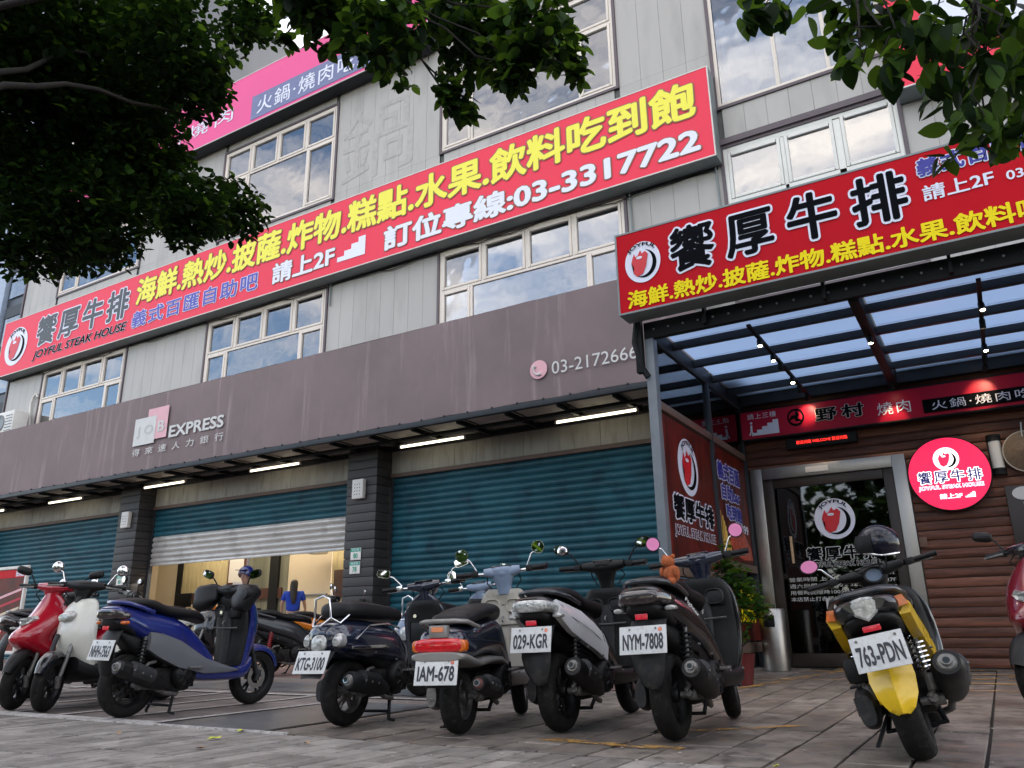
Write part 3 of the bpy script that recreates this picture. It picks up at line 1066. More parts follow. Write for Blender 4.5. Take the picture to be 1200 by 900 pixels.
cs = sign_box('canopy_sign', 'deep red light box sign with black Chinese lettering above the entrance canopy', -3.03, 4.2, 3.82, 4.78, 7.40, 7.68, 'sign_red2', 'sign_edge', 'sign_edge')
pc = front(7.395)
logo(pc, -2.72, 4.38, .24, cs, sx=.84, white=M['ink_white'])
letters('饗厚牛排', pc, -2.41, -.13, 4.15, 4.67, M['ink_black'], cs, .027, space=1.45, out=.042, out_m=M['ink_white'])
letters('海鮮.熱炒.披薩.炸物.糕點.水果.飲料吃到飽', pc, -2.92, 1.35, 3.865, 4.07, M['ink_yellow2'], cs, .03)
letters('義式百匯自助吧', pc, -.02, 1.35, 4.51, 4.70, M['ink_navy'], cs, .03, space=1.1, out=.05, out_m=M['ink_white'])
letters('請上2F', pc, -.01, .55, 4.26, 4.42, M['ink_white'], cs, .02)
letters('03-3317722', pc, .64, 1.3, 4.27, 4.36, M['ink_white'], cs, .02)

# ------------------------------------------------------------------ entrance: canopy, glazed side screen, log wall, door
can = thing('entrance_canopy', 'dark steel canopy with pale blue glazed roof in front of the log wall entrance', 'canopy')
CX0, CX1 = -2.90, 4.2
box('front_beam', M['black'], can, CX0, CX1, 7.76, 7.84, 3.64, 3.83, .006)
b = MB()
x = CX0 + .12
while x < CX1:
    b.tube([(x, 7.763, 3.735), (x, 7.750, 3.735)], .012, 8)
    x += .165
tag(b.obj('beam_bolts', M['steel_grey'], can), kind='stuff')
for y in (8.45, 9.20, 9.95, 10.65):
    box('purlin', M['steel_dk'], can, CX0 + .06, CX1, y - .032, y + .032, 3.70, 3.79, .005)
box('rear_beam', M['steel_dk'], can, CX0, CX1, 11.20, 11.30, 3.66, 3.82, .005)
for x in (-2.86, -.76, 1.34, 3.4):
    box('rafter', M['steel_dk' if x < -2 else 'black'], can, x - .05, x + .05, 7.84, 11.2, 3.62, 3.80, .006)
for i, y in enumerate((7.85, 8.49, 9.24, 9.99, 10.69)):
    y2 = (8.41, 9.16, 9.91, 10.61, 11.19)[i]
    for x in (-2.80, -.70, 1.40):
        box('roof_pane', M['canopy'], can, x, x + 2.0, y - .03, y2 + .03, 3.812, 3.822)
box('steel_post', M['steel_grey'], can, -2.90, -2.80, 7.76, 7.88, gz(7.8), 3.64, .006)
box('steel_post', M['steel_dk'], can, -2.88, -2.80, 9.66, 9.74, gz(9.7), 3.64, .006)
box('steel_post', M['steel_dk'], can, -2.90, -2.80, 11.22, 11.30, gz(11.2), 3.64, .006)
b = MB()
b.box(-2.99, -2.91, 7.70, 7.78, 3.25, 3.95, .01)
b.tube([(-2.95, 7.72, 3.9), (-2.99, 7.70, 3.6), (-2.93, 7.74, 3.3), (-2.88, 7.76, 3.2)], .035, 8)
b.obj('sign_bracket', M['black'], can, 35)
for x in (-2.2, -1.0, .1, 1.2):
    box('sign_stay', M['black'], can, x - .015, x + .015, 7.69, 7.77, 3.66, 4.3)
# glazed side screen
sw = part('side_screen', can)
for y0, y1 in ((7.88, 9.66), (9.74, 11.22)):
    box('glass_pane', M['glass_clear'], sw, -2.845, -2.835, y0, y1, 2.95, 3.62)
    box('middle_rail', M['brown_rail'], sw, -2.88, -2.80, y0, y1, 2.86, 2.95, .004)
box('lower_rail', M['brown_rail'], sw, -2.88, -2.79, 9.74, 11.22, 1.30, 1.40, .004)
box('lower_rail', M['brown_rail'], sw, -2.88, -2.79, 7.88, 9.66, 1.12, 1.22, .004)
box('bottom_rail', M['brown_rail'], sw, -2.88, -2.79, 7.88, 11.22, .30, .42, .004)
M['poster_wood'] = mat('dark_red_timber_print', (.10, .010, .005), .45, 0, .7, 2, spec=.2, stretch=(1, 3, .6), dirt=(.035, .006, .004), dirt_amt=.9)
ss_ = Plane((-2.83, 0, 0), (0, 1, 0), (0, 0, 1), (1, 0, 0))
p1 = thing('wall_poster', 'tall dark red timber print poster with steak emblem beside the steel post', 'poster')
box('sheet', M['poster_wood'], p1, -2.86, -2.831, 7.90, 9.64, 1.24, 2.84)
logo(ss_, 8.70, 2.36, .33, p1, sx=1.05)
letters('饗厚牛排', ss_, 8.10, 9.52, 1.72, 2.00, M['ink_black'], p1, .04, out=.06, out_m=M['ink_white'])
letters('JOYFUL STEAK HOUSE', ss_, 8.10, 9.52, 1.53, 1.66, M['poster_wood'], p1, .02, out=.07, out_m=M['ink_white'])
p2 = thing('wall_poster', 'poster with fries and steak picture on the glazed screen nearer the log wall', 'poster')
box('sheet', M['poster_wood'], p2, -2.86, -2.831, 9.76, 11.20, 1.42, 2.84)
letters('義式百匯', ss_, 9.85, 10.85, 2.42, 2.66, M['ink_navy'], p2, .04, out=.06, out_m=M['ink_white'])
letters('自助bar', ss_, 9.95, 10.80, 2.17, 2.38, M['ink_navy'], p2, .04, out=.06, out_m=M['ink_white'])
letters('吃到飽', ss_, 10.10, 10.80, 1.93, 2.13, M['ink_navy'], p2, .04, out=.06, out_m=M['ink_white'])
letters('399', ss_, 10.72, 11.08, 1.80, 1.92, M['ink_white'], p2, .03)
M['fries'] = mat('golden_fries_print', (.80, .50, .10), .4, 0, .2, 12)
M['steak'] = mat('seared_steak_print', (.42, .05, .02), .4, 0, .7, 14, dirt=(.75, .3, .2), dirt_amt=.6)
for i in range(7):
    a = 9.80 + i * .055
    flat(ss_, [(a, 1.44), (a + .045, 1.44), (a + .05 + .03 * math.sin(i), 2.0 - .06 * i), (a + .01 + .03 * math.sin(i), 2.02 - .06 * i)], .003 + .0004 * i, M['fries'], p2, 'printed_fries')
flat(ss_, [(10.15, 1.62), (10.20, 1.86), (10.45, 1.90), (10.85, 1.80), (11.12, 1.62), (11.17, 1.47), (10.7, 1.45), (10.35, 1.50)], .007, M['steak'], p2, 'printed_steak')
p3 = thing('wall_poster', 'low dark red poster with yellow lettering behind the potted plant', 'poster')
box('sheet', M['poster_wood'], p3, -2.86, -2.831, 7.90, 11.20, .44, 1.10)
letters('爽爽吃', ss_, 10.25, 11.0, .90, 1.08, M['ink_yellow2'], p3, .04, d=.006)
letters('火鍋燒肉', ss_, 10.1, 11.0, .66, .84, M['ink_yellow2'], p3, .04, d=.006)

# log wall: every board its own
lw_ = thing('log_wall', 'brown stained log board wall around the glass entrance door', 'wall')
box('wall_core', M['panel_dark'], lw_, -2.85, 5.0, 11.40, 11.5, F0 - .1, 3.9)
def log_mesh(w, seed):
    rnd_ = random.Random(seed)
    b = MB()
    pr = [(.02, .003), (-.004, .006), (-.012, .020), (-.016, .058), (-.012, .096), (-.004, .111), (.02, .114)]
    nseg = max(2, int(w / .5))
    vs = []
    for i in range(nseg + 1):
        k = rnd_.uniform(-.004, .004)
        vs += [(w * i / nseg, y + k, z + k * .4) for y, z in pr]
    n = len(pr)
    b.add(vs, [(j * n + i, (j + 1) * n + i, (j + 1) * n + i + 1, j * n + i + 1) for j in range(nseg) for i in range(n - 1)])
    b.add([vs[i] for i in range(n)], [tuple(range(n))])
    b.add([vs[-n + i] for i in range(n)], [tuple(range(n))])
    return b.mesh('log_board', M['wood_dk'] if seed % 2 else M['wood_dk2'], 50)
DX0, DX1, DZ = -2.78, -.78, 2.74
lm_r = [log_mesh(5.7, k) for k in range(4)]
lm_t = [log_mesh(7.8, k + 9) for k in range(3)]
z = F0
k = 0
while z < 3.85:
    if z + .1 < DZ:
        inst(lm_r[k % 4], 'log_board', lw_, (DX1 + .01, 11.38, z))
    else:
        inst(lm_t[k % 3], 'log_board', lw_, (-2.85, 11.38, z))
    z += .117
    k += 1
# a lower course of the wall runs on left of the door frame as a narrow strip
dr = thing('entrance_door', 'dark glass double door in a wide stainless steel frame', 'door')
b = MB()
t_ = .16
b.box(DX0, DX0 + t_, 11.30, 11.42, F0, DZ, .008)
b.box(DX1 - t_, DX1, 11.30, 11.42, F0, DZ, .008)
b.box(DX0 + t_, DX1 - t_, 11.302, 11.42, DZ - t_, DZ, .008)
b.obj('steel_surround', M['ss'], dr, 35)
b = MB()
ix0, ix1, iz = DX0 + t_, DX1 - t_, DZ - t_
fw = .13
for a in ((ix0, ix0 + fw, F0, iz), (ix1 - fw, ix1, F0, iz), (ix0 + fw, ix1 - fw, iz - fw, iz), (ix0 + fw, ix1 - fw, F0, F0 + .17)):
    b.box(a[0] + .002, a[1] - .002, 11.34, 11.42, a[2] + .002, a[3] - .002, .006)
b.obj('door_frame', M['door_brown'], dr, 35)
box('door_pane', M['glass_door'], dr, ix0 + fw, ix1 - fw, 11.37, 11.38, F0 + .17, iz - fw)
box('dark_lobby', M['room'], dr, ix0 - .3, ix1 + .3, 13.0, 13.05, 0, 3)
box('lobby_floor', M['room'], dr, ix0 - .3, ix1 + .3, 11.45, 13.0, F0 - .02, F0)
box('lobby_side', M['room'], dr, ix0 - .35, ix0 - .3, 11.45, 13.0, F0, 3)
box('lobby_side', M['room'], dr, ix1 + .3, ix1 + .35, 11.45, 13.0, F0, 3)
box('sensor', M['white_box'], dr, -2.02, -1.72, 11.28, 11.30, 2.62, 2.70, .005)
box('door_handle', mat('pale_wood_handle', (.55, .38, .22), .5, 0, .15), dr, -2.34, -2.31, 11.30, 11.34, 1.42, 1.78, .006)
pd = front(11.367)
logo(pd, -1.74, 1.98, .27, dr, sx=.95)
letters('饗厚牛排', pd, -2.15, -1.25, 1.44, 1.62, M['ink_black'], dr, .03, space=1.3, out=.05, out_m=M['ink_pale'])
letters('JOYFUL STEAK HOUSE', pd, -2.14, -1.26, 1.34, 1.42, M['ink_black'], dr, .02, out=.06, out_m=M['ink_pale'])
for i, s_ in enumerate(('營業時間 上 11:00 - 02:00', '週六例假日 11:00 - 02:30', '用餐時間限時100分鐘', '本店禁止打赤膊外食')):
    letters(s_, pd, -2.42, -2.42 + (1.0, .95, .8, .7)[i], 1.18 - i * .085, 1.235 - i * .085, M['ink_pale'], dr, 0)
for i, s_ in enumerate(('· NT$198', '· NT$378', '· NT$3288')):
    letters(s_, pd, -1.42, -1.1, 1.22 - i * .085, 1.27 - i * .085, M['ink_pale'], dr, 0)
flat(pd, [(-1.98, .82), (-1.84, .82), (-1.84, .96), (-1.98, .96)], .004, M['ink_pale'], dr, 'sticker')

# signs under the canopy
lo = sign_box('hanging_sign', 'crimson sign under the canopy reading barbecue with a black panel, above the door', -2.82, 4.2, 3.14, 3.575, 11.18, 11.33, 'sign_low', 'black', 'black')
p_ = front(11.175)
letters('請上三樓', p_, -2.70, -2.30, 3.44, 3.52, M['ink_white'], lo, 0, space=1.1)
stairs_icon(p_, -2.66, -2.28, 3.20, 3.40, .004, M['ink_white'], lo, 5)
b = MB()
b.tube([p_.at(-2.66, 3.27, .01), p_.at(-2.655, 3.35, .01)], .014, 6)
b.ball(p_.at(-2.655, 3.385, .01), .018, 8, 6)
b.tube([p_.at(-2.66, 3.27, .01), p_.at(-2.69, 3.21, .01)], .009, 5)
b.tube([p_.at(-2.66, 3.27, .01), p_.at(-2.63, 3.22, .01)], .009, 5)
b.obj('walking_figure_symbol', M['ink_white'], lo, 60)
disc(p_, -2.04, 3.385, .115, .125, .004, M['ink_black'], lo, 'round_crest')
for k in range(3):
    a = R(90 + 120 * k)
    b = MB()
    pts = []
    for j in range(8):
        a2 = a + R(100) * j / 7
        r_ = .055 + .03 * j / 7
        pts.append(p_.at(-2.04 + r_ * math.cos(a2), 3.385 + r_ * 1.05 * math.sin(a2), .009))
    b.tube(pts, [.032, .03, .026, .022, .018, .014, .010, .004], 8, flat=.1)
    b.obj('crest_comma', M['sign_low'], lo, 60)
letters('野村', p_, -1.78, -1.16, 3.28, 3.47, M['ink_black'], lo, .03, space=1.4, out=.03, out_m=M['ink_pale'])
letters('燒肉', p_, -1.00, -.60, 3.25, 3.42, M['ink_white'], lo, 0, space=1.2)
flat(p_, [(-.46, 3.20), (1.3, 3.20), (1.3, 3.38), (-.46, 3.38)], .004, M['ink_black'], lo, 'black_panel')
letters('火鍋·燒肉吃到飽', p_, -.36, 1.15, 3.23, 3.35, M['ink_white'], lo, 0, d=.009, space=1.2)

rd = thing('round_sign', 'round glowing pink light box sign on the log wall right of the door', 'sign')
b = MB()
b.lathe([(0.001, .10), (.462, .10), (.468, .09), (.468, 0), (.001, 0)], 56, 'y', (-.305, 11.245, 2.415))
b.obj('casing', M['black'], rd, 30)
p_ = front(11.244)
disc(p_, -.305, 2.415, .455, .455, .003, M['round_pink'], rd, 'lit_face', 56)
logo(p_, -.31, 2.60, .145, rd, d=.008, white=M['lit_white'], red=M['round_pink'])
letters('饗厚牛排', p_, -.66, .05, 2.30, 2.46, M['ink_navy'], rd, .02, d=.008, space=1.25, out=.05, out_m=M['lit_white'])
letters('JOYFUL STEAK HOUSE', p_, -.67, .05, 2.215, 2.275, M['ink_navy'], rd, .02, d=.008, out=.05, out_m=M['lit_white'])
letters('請上2F', p_, -.45, -.20, 2.10, 2.165, M['lit_white'], rd, .03, d=.008)
stairs_icon(p_, -.17, -.06, 2.10, 2.165, .008, M['lit_white'], rd)

ld = thing('led_display', 'slim black display with red scrolling text above the door', 'display')
box('housing', M['black'], ld, -2.22, -1.30, 11.22, 11.34, 2.96, 3.10, .01)
letters('歡迎光臨 WELCOME 歡迎光臨', front(11.215), -2.08, -1.42, 3.01, 3.06, M['led_red'], ld, 0)

wl_ = thing('wall_lamp', 'half round wall lamp with a cream shade between black bands right of the pink sign', 'lamp', (.24, 11.34, 2.60))
b = MB(); b.lathe([(.001, -.215), (.068, -.215), (.068, .215), (.001, .215)], 24, 'z')
b.obj('lamp_shade', M['white_box'], wl_, 30)
for z0, z1 in ((-.25, -.17), (.17, .25)):
    b = MB(); b.lathe([(.001, z0), (.080, z0), (.080, z0 + .022), (.074, (z0 + z1) / 2), (.080, z1 - .022), (.080, z1), (.001, z1)], 24, 'z')
    b.obj('black_band', M['black'], wl_, 30)
box('back_plate', M['black'], wl_, -.08, .08, .02, .04, -.25, .25)

ht = thing('straw_hat', 'round woven straw hat hung on the log wall beside the wall lamp', 'hat', (.56, 11.28, 2.60), (R(90), 0, 0))
M['straw'] = mat('woven_straw', (.20, .14, .09), .8, 0, .25, 30, .5, 90)
b = MB(); b.lathe([(.001, .14), (.05, .12), (.12, .055), (.24, .01), (.25, 0), (.24, -.005), (.001, -.005)], 32, 'z'); b.obj('hat_body', M['straw'], ht, 60)
b = MB(); b.lathe([(.243, .008), (.254, .008), (.256, 0), (.243, -.006)], 32, 'z'); b.obj('hat_rim', mat('pale_rim', (.5, .45, .38), .6), ht, 60)
b = MB(); b.tube([(-.02, -.0, .02), (-.015, .25, .03), (0, .36, .0)], .008, 6); b.obj('hanging_cord', M['ink_pale'], ht)

mb = thing('menu_board', 'dark menu board on the log wall at the right edge, orange at its foot', 'board')
box('board', mat('dark_menu_print', (.03, .018, .014), .4), mb, .255, 1.5, 11.28, 11.31, 1.25, 2.20, .004)
p_ = front(11.278)
box('orange_strip', mat('orange_print', (.65, .25, .04), .4), mb, .30, .6, 11.272, 11.279, 1.27, 1.48)
disc(p_, .44, 2.10, .12, .08, .004, M['ink_pale'], mb, 'price_tag', 20)
letters('100', p_, .42, .75, 1.86, 2.0, M['ink_pale'], mb, .02)
letters('$88', p_, .5, .8, 1.6, 1.7, M['ink_yellow2'], mb, .02)
box('socket_plate', mat('brown_plate', (.14, .07, .045), .5), lw_, -.77, -.68, 11.33, 11.35, 1.54, 1.66, .004)

# spot lamps on the canopy
M['spot_body'] = M['black']
def spot(x, y, lab, tilt=-22, watts=12):
    t = thing('spot_lamp', lab, 'lamp', (x, y, 3.60), (R(tilt), 0, R(12)), group='small black spot lamps on the canopy')
    b = MB(); b.tube([(0, 0, .06), (0, 0, -.01)], .010, 6); b.obj('stem', M['black'], t)
    b = MB(); b.lathe([(.001, .0), (.026, .0), (.030, -.02), (.030, -.10), (.026, -.10), (.024, -.09)], 14, 'z', (0, 0, 0)); b.obj('barrel', M['black'], t, 40)
    b = MB(); b.lathe([(.001, -.092), (.023, -.092)], 14, 'z'); b.obj('lens', M['spot'], t)
    sp_ = bpy.data.lights.new('spot_beam', 'SPOT')
    sp_.energy = watts
    sp_.color = (1, .74, .45)
    sp_.spot_size = R(58)
    sp_.spot_blend = .7
    sp_.shadow_soft_size = .02
    so = bpy.data.objects.new('spot_beam', sp_)
    COL.objects.link(so)
    so.parent = t
    so.location = (0, 0, -.11)
tr = MB().box(-.02, .02, 0, 3.2, 0, .03).mesh('lamp_track', M['black'])
for x in (-1.80, .30):
    inst(tr, 'lamp_track', can, (x, 7.9, 3.60))
for j, y in enumerate((8.35, 8.95, 9.3, 9.95, 10.35, 10.85)):
    spot(-1.80, y, tilt=(-22, -22, 12, -22, 30, 62)[j], watts=(12, 12, 12, 12, 8, 4)[j], lab='small black spot lamp on the left canopy track, number %s from the street' % ('one', 'two', 'three', 'four', 'five', 'six')[j])
for j, y in enumerate((8.5, 9.0, 9.9, 10.3, 10.75)):
    spot(.30, y, tilt=(-22, 10, -22, 38, 62)[j], watts=(12, 12, 12, 8, 5)[j], lab='small black spot lamp on the right canopy track, number %s from the street' % ('one', 'two', 'three', 'four', 'five')[j])
for j, (y, l_) in enumerate(((8.9, 'nearer the street'), (10.9, 'nearer the log wall'))):
    spot(-.76, y, tilt=(-15, 30)[j], watts=(12, 5)[j], lab='small black spot lamp under the middle canopy rafter, ' + l_)

# ------------------------------------------------------------------ things on and by the wall
def speaker(x, z, lab):
    t = thing('emergency_light', lab, 'lamp', (x, 10.98, z), group='white boxes on the pillars')
    box('casing', M['white_box'], t, -.13, .13, -.10, -.006, -.18, .18, .02)
    b = MB()
    for i in range(3):
        for j in range(4):
            b.tube([(-.06 + .06 * i, -.101, -.1 + .06 * j), (-.06 + .06 * i, -.104, -.1 + .06 * j)], .010, 6)
    tag(b.obj('perforations', M['black'], t), kind='stuff')
speaker(-9.76, 3.12, 'white perforated box high on the pillar beside the half raised shutter')
speaker(-16.62, 3.11, 'white perforated box high on the leftmost dark pillar')
def plate(x, z, s_, lab):
    t = thing('house_number_plate', lab, 'sign', (x, 10.975, z), group='green and white house number plates')
    box('plate', M['paper'], t, -.12, .12, -.014, -.004, -.105, .105, .004)
    p_ = Plane((x, 10.958, z), (1, 0, 0), (0, 0, 1), (0, -1, 0))
    p_ = Plane((0, -.0145, 0), (1, 0, 0), (0, 0, 1), (0, -1, 0))
    gm = M['plate_green']
    flat(p_, [(-.115, .04), (.115, .04), (.115, .10), (-.115, .10)], .002, gm, t, 'green_band')
    letters(s_, p_, -.05, .05, -.075, .015, gm, t, .03, d=.003)
    letters('中正路', p_, -.08, .08, .05, .09, M['ink_white'], t, .01, d=.004)
M['plate_green'] = mat('green_enamel', (.02, .35, .22), .4)
plate(-9.80, 1.96, '80', 'house number plate reading 80, the upper of the two on the pillar')
plate(-9.81, 1.72, '78', 'house number plate reading 78, the lower of the two on the pillar')
plate(-16.62, 1.79, '86', 'small green and white house number plate on the leftmost dark pillar')

ac = thing('air_conditioner', 'white outdoor air conditioning unit on top of the awning at its left end', 'air conditioner', (-21.7, 10.65, 5.70))
box('casing', M['white_box'], ac, -.62, .38, -.18, .2, 0, .62, .03)
b = MB(); b.lathe([(.001, 0), (.2, 0), (.22, -.012), (.24, 0)], 28, 'y', (-.25, -.19, .31)); b.obj('fan_grille', M['steel_grey'], ac, 40)
b = MB()
for k in range(6): b.box(.02, .34, -.19, -.181, .08 + .08 * k, .10 + .08 * k)
tag(b.obj('louvres', M['steel_grey'], ac), kind='stuff')
cd = thing('conduit_pipe', 'pale bent conduit pipe on the wall beside the air conditioning unit', 'pipe')
b = MB(); b.tube([(-21.30, 10.93, 5.75), (-21.45, 10.94, 6.2), (-21.50, 10.94, 6.6), (-21.42, 10.94, 6.8), (-21.30, 10.94, 6.85), (-21.26, 10.97, 6.75)], .035, 8)
b.obj('pipe', M['sign_edge_w'], cd, 60)

# far buildings and rooftop pieces
M['tower'] = mat('dark_tower_cladding', (.03, .035, .045), .4, 0, .2, .5)
M['tower_l'] = mat('pale_blue_tower_edge', (.30, .36, .47), .4)
tw = thing('tower_block', 'dark high rise with banded storeys behind the left end of the building', 'building')
box('wall', M['tower'], tw, -48, -30.5, 16.2, 30, 0, 34)
box('pale_edge', M['tower_l'], tw, -37.4, -35.2, 16.0, 16.2, 0, 34)
for k in range(15):
    z = 1.5 + k * 2.2
    w_ = part('window', tw, (-35, 16.1, z))
    box('spandrel', M['steel_dk'], w_, 0, 4.4, 0, .08, 1.25, 1.75)
    box('pane', M['glass'], w_, 0, 4.4, .03, .06, 0, 1.25)
rt = thing('roof_shed', 'grey corrugated roof structure above the pink sign', 'shed')
box('wall', M['steel_grey'], rt, -15.5, -13.7, 13.5, 16, TOP + .1, TOP + 2.2)
for k in range(9):
    box('corrugation', M['sign_edge'], rt, -15.5 + k * .2, -15.4 + k * .2, 13.44, 13.5, TOP + .1, TOP + 2.2)

bs = thing('poster_stand', 'red poster stand with a pale frame before the leftmost shutter', 'poster stand', (-17.3, 9.0, gz(9)))
b = MB()
for a in ((-.62, -.56, 0, 1.95), (.56, .62, 0, 1.95), (-.56, .56, 1.89, 1.95), (-.56, .56, .25, .31)):
    b.box(a[0], a[1], -.03, .03, a[2], a[3], .006)
b.obj('frame', M['sign_edge_w'], bs, 30)
box('poster', M['poster_wood'], bs, -.56, .56, -.01, .01, .31, 1.89)
p_ = Plane((0, -.011, 0), (1, 0, 0), (0, 0, 1), (0, -1, 0))
flat(p_, [(-.55, 1.72), (.55, 1.72), (.55, 1.88), (-.55, 1.88)], .002, M['sign_red2'], bs, 'header')
letters('招租', p_, .2, .5, 1.74, 1.86, M['ink_white'], bs, .03, d=.004)
for k, c_ in enumerate((M['in_beige'], M['sign_low'], M['ink_rose'])):
    flat(p_, [(-.5, .9 + .18 * k), (.5, 1.1 + .18 * k), (.5, 1.15 + .18 * k), (-.5, .95 + .18 * k)], .002, c_, bs, 'printed_stripe')

bn = thing('waste_bin', 'tall cylindrical stainless steel bin left of the entrance door', 'bin', (-2.52, 10.62, gz(10.6)))
b = MB(); b.lathe([(.001, .02), (.15, .02), (.155, .0), (.158, .02), (.158, .72), (.150, .74), (.001, .74)], 32, 'z'); b.obj('body', M['ss'], bn, 35)
b = MB(); b.lathe([(.001, .0), (.065, .0), (.07, .01), (.05, .02)], 20, 'x', (-.02, -.155, .60)); b.xf(Matrix.Identity(4)); b.obj('opening', M['black'], bn, 40)
box('flap', M['black'], bn, -.08, .06, -.17, -.145, .52, .66, .01)

ck = thing('reception_counter', 'low beige counter with papers and an orange box inside the open shop', 'counter', (-16.4, 12.9, F0))
box('front_panel', M['in_beige'], ck, -1.1, .9, -.3, -.26, 0, 1.02, .005)
box('counter_top', M['wood_dk2'], ck, -1.15, .95, -.34, .32, 1.02, 1.06, .008)
box('side_panel', M['in_beige'], ck, -1.1, -1.06, -.26, .28, 0, 1.02)
box('side_panel', M['in_beige'], ck, .86, .9, -.26, .28, 0, 1.02)
cb = thing('cardboard_box', 'orange box standing on the beige counter inside the shop', 'box', (-15.95, 12.85, F0 + 1.061))
box('carton', mat('orange_carton', (.6, .2, .03), .6), cb, -.14, .14, -.1, .1, 0, .2, .004)
box('lid', mat('orange_carton_lid', (.5, .16, .03), .6), cb, -.145, .145, -.105, .105, .2, .22, .004)
mo = thing('monitor', 'black computer monitor on the beige counter inside the shop', 'monitor', (-16.9, 12.9, F0 + 1.061))
box('screen', M['black'], mo, -.24, .24, -.015, .015, .10, .42, .008)
box('stand', M['black'], mo, -.03, .03, .0, .03, .01, .2)
box('base', M['black'], mo, -.1, .1, -.07, .09, 0, .012)
ns = thing('notice_board', 'white notice on a thin post in front of the glass wall inside the open shutter', 'sign', (-14.36, 12.3, F0))
MB().tube([(0, 0, 0), (0, 0, 1.0)], .012, 8).obj('post', M['black'], ns)
MB().tube([(0, 0, 0), (0, 0, .02)], .14, 16).obj('foot', M['black'], ns)
box('panel', M['paper'], ns, -.17, .17, -.01, .01, .95, 1.62, .004)
p_ = Plane((0, -.0105, 0), (1, 0, 0), (0, 0, 1), (0, -1, 0))
letters('公告事項', p_, -.12, .12, 1.50, 1.57, M['ink_black'], ns, .02, d=.002)
for k in range(4):
    letters('請勿停車謝謝', p_, -.12, .12, 1.38 - k * .09, 1.43 - k * .09, M['ink_black'] if k < 3 else M['ink_red'], ns, 0, d=.002)

# gum spots, grit and scraps on the paving
rnd = random.Random(77)
gb = MB()
for i in range(260):
    x, y = rnd.uniform(-6.5, 1.0), rnd.uniform(2.6, 9.5)
    r_ = rnd.uniform(.004, .014)
    n_ = 7
    z = gz(y) + .0085
    gb.add([(x + r_ * rnd.uniform(.6, 1.2) * math.cos(2 * PI * k / n_), y + r_ * rnd.uniform(.6, 1.2) * math.sin(2 * PI * k / n_), z) for k in range(n_)] + [(x, y, z + .003)], [(k, (k + 1) % n_, n_) for k in range(n_)])
tag(gb.obj('litter', mat('pale_grit_and_gum', (.34, .30, .26), .8, 0, .4, 9), None), 'scattered gum spots and grit on the paving', 'litter', kind='stuff')
# ================================================================== scooters
def paint(name, col, rough=.25, coat=.6, metal=0.0, dirt=None, amt=0):
    return mat(name, col, rough, metal, .05, 5, 0, 60, coat=coat, dirt=dirt, dirt_amt=amt)
P = {
 'blue': paint('deep_blue_scooter_paint', (.008, .018, .15), .25, .8),
 'black': paint('gloss_black_scooter_paint', (.006, .007, .009), .2, .6),
 'navy': paint('navy_black_scooter_paint', (.010, .014, .030), .18, .9),
 'red': paint('candy_red_scooter_paint', (.36, .005, .018), .2, .9),
 'dkred': paint('dark_red_scooter_paint', (.16, .006, .014), .22, .9),
 'white': paint('ivory_white_scooter_paint', (.62, .61, .54), .3, .5),
 'whitep': paint('white_side_panel_paint', (.66, .66, .66), .3, .5),
 'yellow': paint('bright_yellow_scooter_paint', (.80, .51, .004), .28, .5),
 'silver': paint('aged_silver_paint', (.26, .25, .235), .4, .2, .3, (.14, .13, .11), .5),
 'beige': paint('dusty_grey_beige_panel', (.40, .375, .32), .5, .1, 0, (.16, .145, .12), .6),
 'grey': paint('satin_grey_scooter_paint', (.13, .135, .145), .38, .3),
 'dgrey': paint('charcoal_scooter_paint', (.022, .024, .028), .3, .4),
 'ltblue': paint('pale_blue_grey_paint', (.20, .26, .36), .4, .3),
 'orange': paint('orange_scooter_paint', (.75, .22, .01), .3, .5),
}
M['plastic'] = mat('matt_black_plastic', (.006, .006, .0065), .45, 0, .2, 8, .2, 200, spec=.3, dirt=(.022, .020, .018), dirt_amt=.5)
M['plastic_g'] = mat('worn_dark_grey_plastic', (.026, .027, .029), .5, 0, .2, 8, .2, 160, spec=.3, dirt=(.07, .062, .055), dirt_amt=.6)
M['seat'] = mat('black_vinyl_seat', (.007, .007, .008), .42, 0, .2, 8, .25, 240, spec=.3)
M['rubber'] = mat('tyre_rubber', (.010, .0095, .009), .75, 0, .3, 12, .4, 120, spec=.2, dirt=(.035, .031, .027), dirt_amt=.6)
M['rim'] = mat('dull_alloy_rim', (.16, .155, .15), .4, .7, .2, 9, dirt=(.05, .04, .035), dirt_amt=.7)
M['rim_b'] = mat('black_alloy_rim', (.02, .02, .021), .4, .5, .2, 9)
M['chrome'] = mat('chrome', (.75, .75, .75), .08, 1, .03, 5)
M['alloy'] = mat('dirty_cast_alloy', (.20, .195, .185), .5, .6, .25, 12, .3, 80, dirt=(.06, .05, .04), dirt_amt=.8)
M['engine'] = mat('grimy_engine_black', (.012, .011, .010), .6, .2, .3, 14, .4, 80, spec=.3, dirt=(.07, .06, .05), dirt_amt=.6)
M['lens_clear'] = mat('clear_lamp_lens', (.42, .42, .40), .12, .3, .5, 30, .4, 60, coat=1)
M['lens_smoke'] = mat('smoked_lamp_lens', (.035, .025, .025), .1, .1, .3, 20, coat=1)
M['lens_red'] = mat('red_lamp_lens', (.55, .006, .012), .12, 0, .3, 30, coat=1)
M['lens_amber'] = mat('amber_lamp_lens', (.60, .12, .01), .12, 0, .3, 30, coat=1)
M['reflector'] = mat('red_reflector', (.70, .02, .04), .2, 0, .1, 60, coat=1)
M['plate_white'] = mat('number_plate_white', (.60, .61, .60), .4, 0, .05, 20, dirt=(.38, .36, .32), dirt_amt=.5)
M['plate_ink'] = mat('number_plate_black', (.012, .012, .02), .4)
M['mirror'] = mat('mirror_glass', (.85, .88, .9), .02, 1, 0)
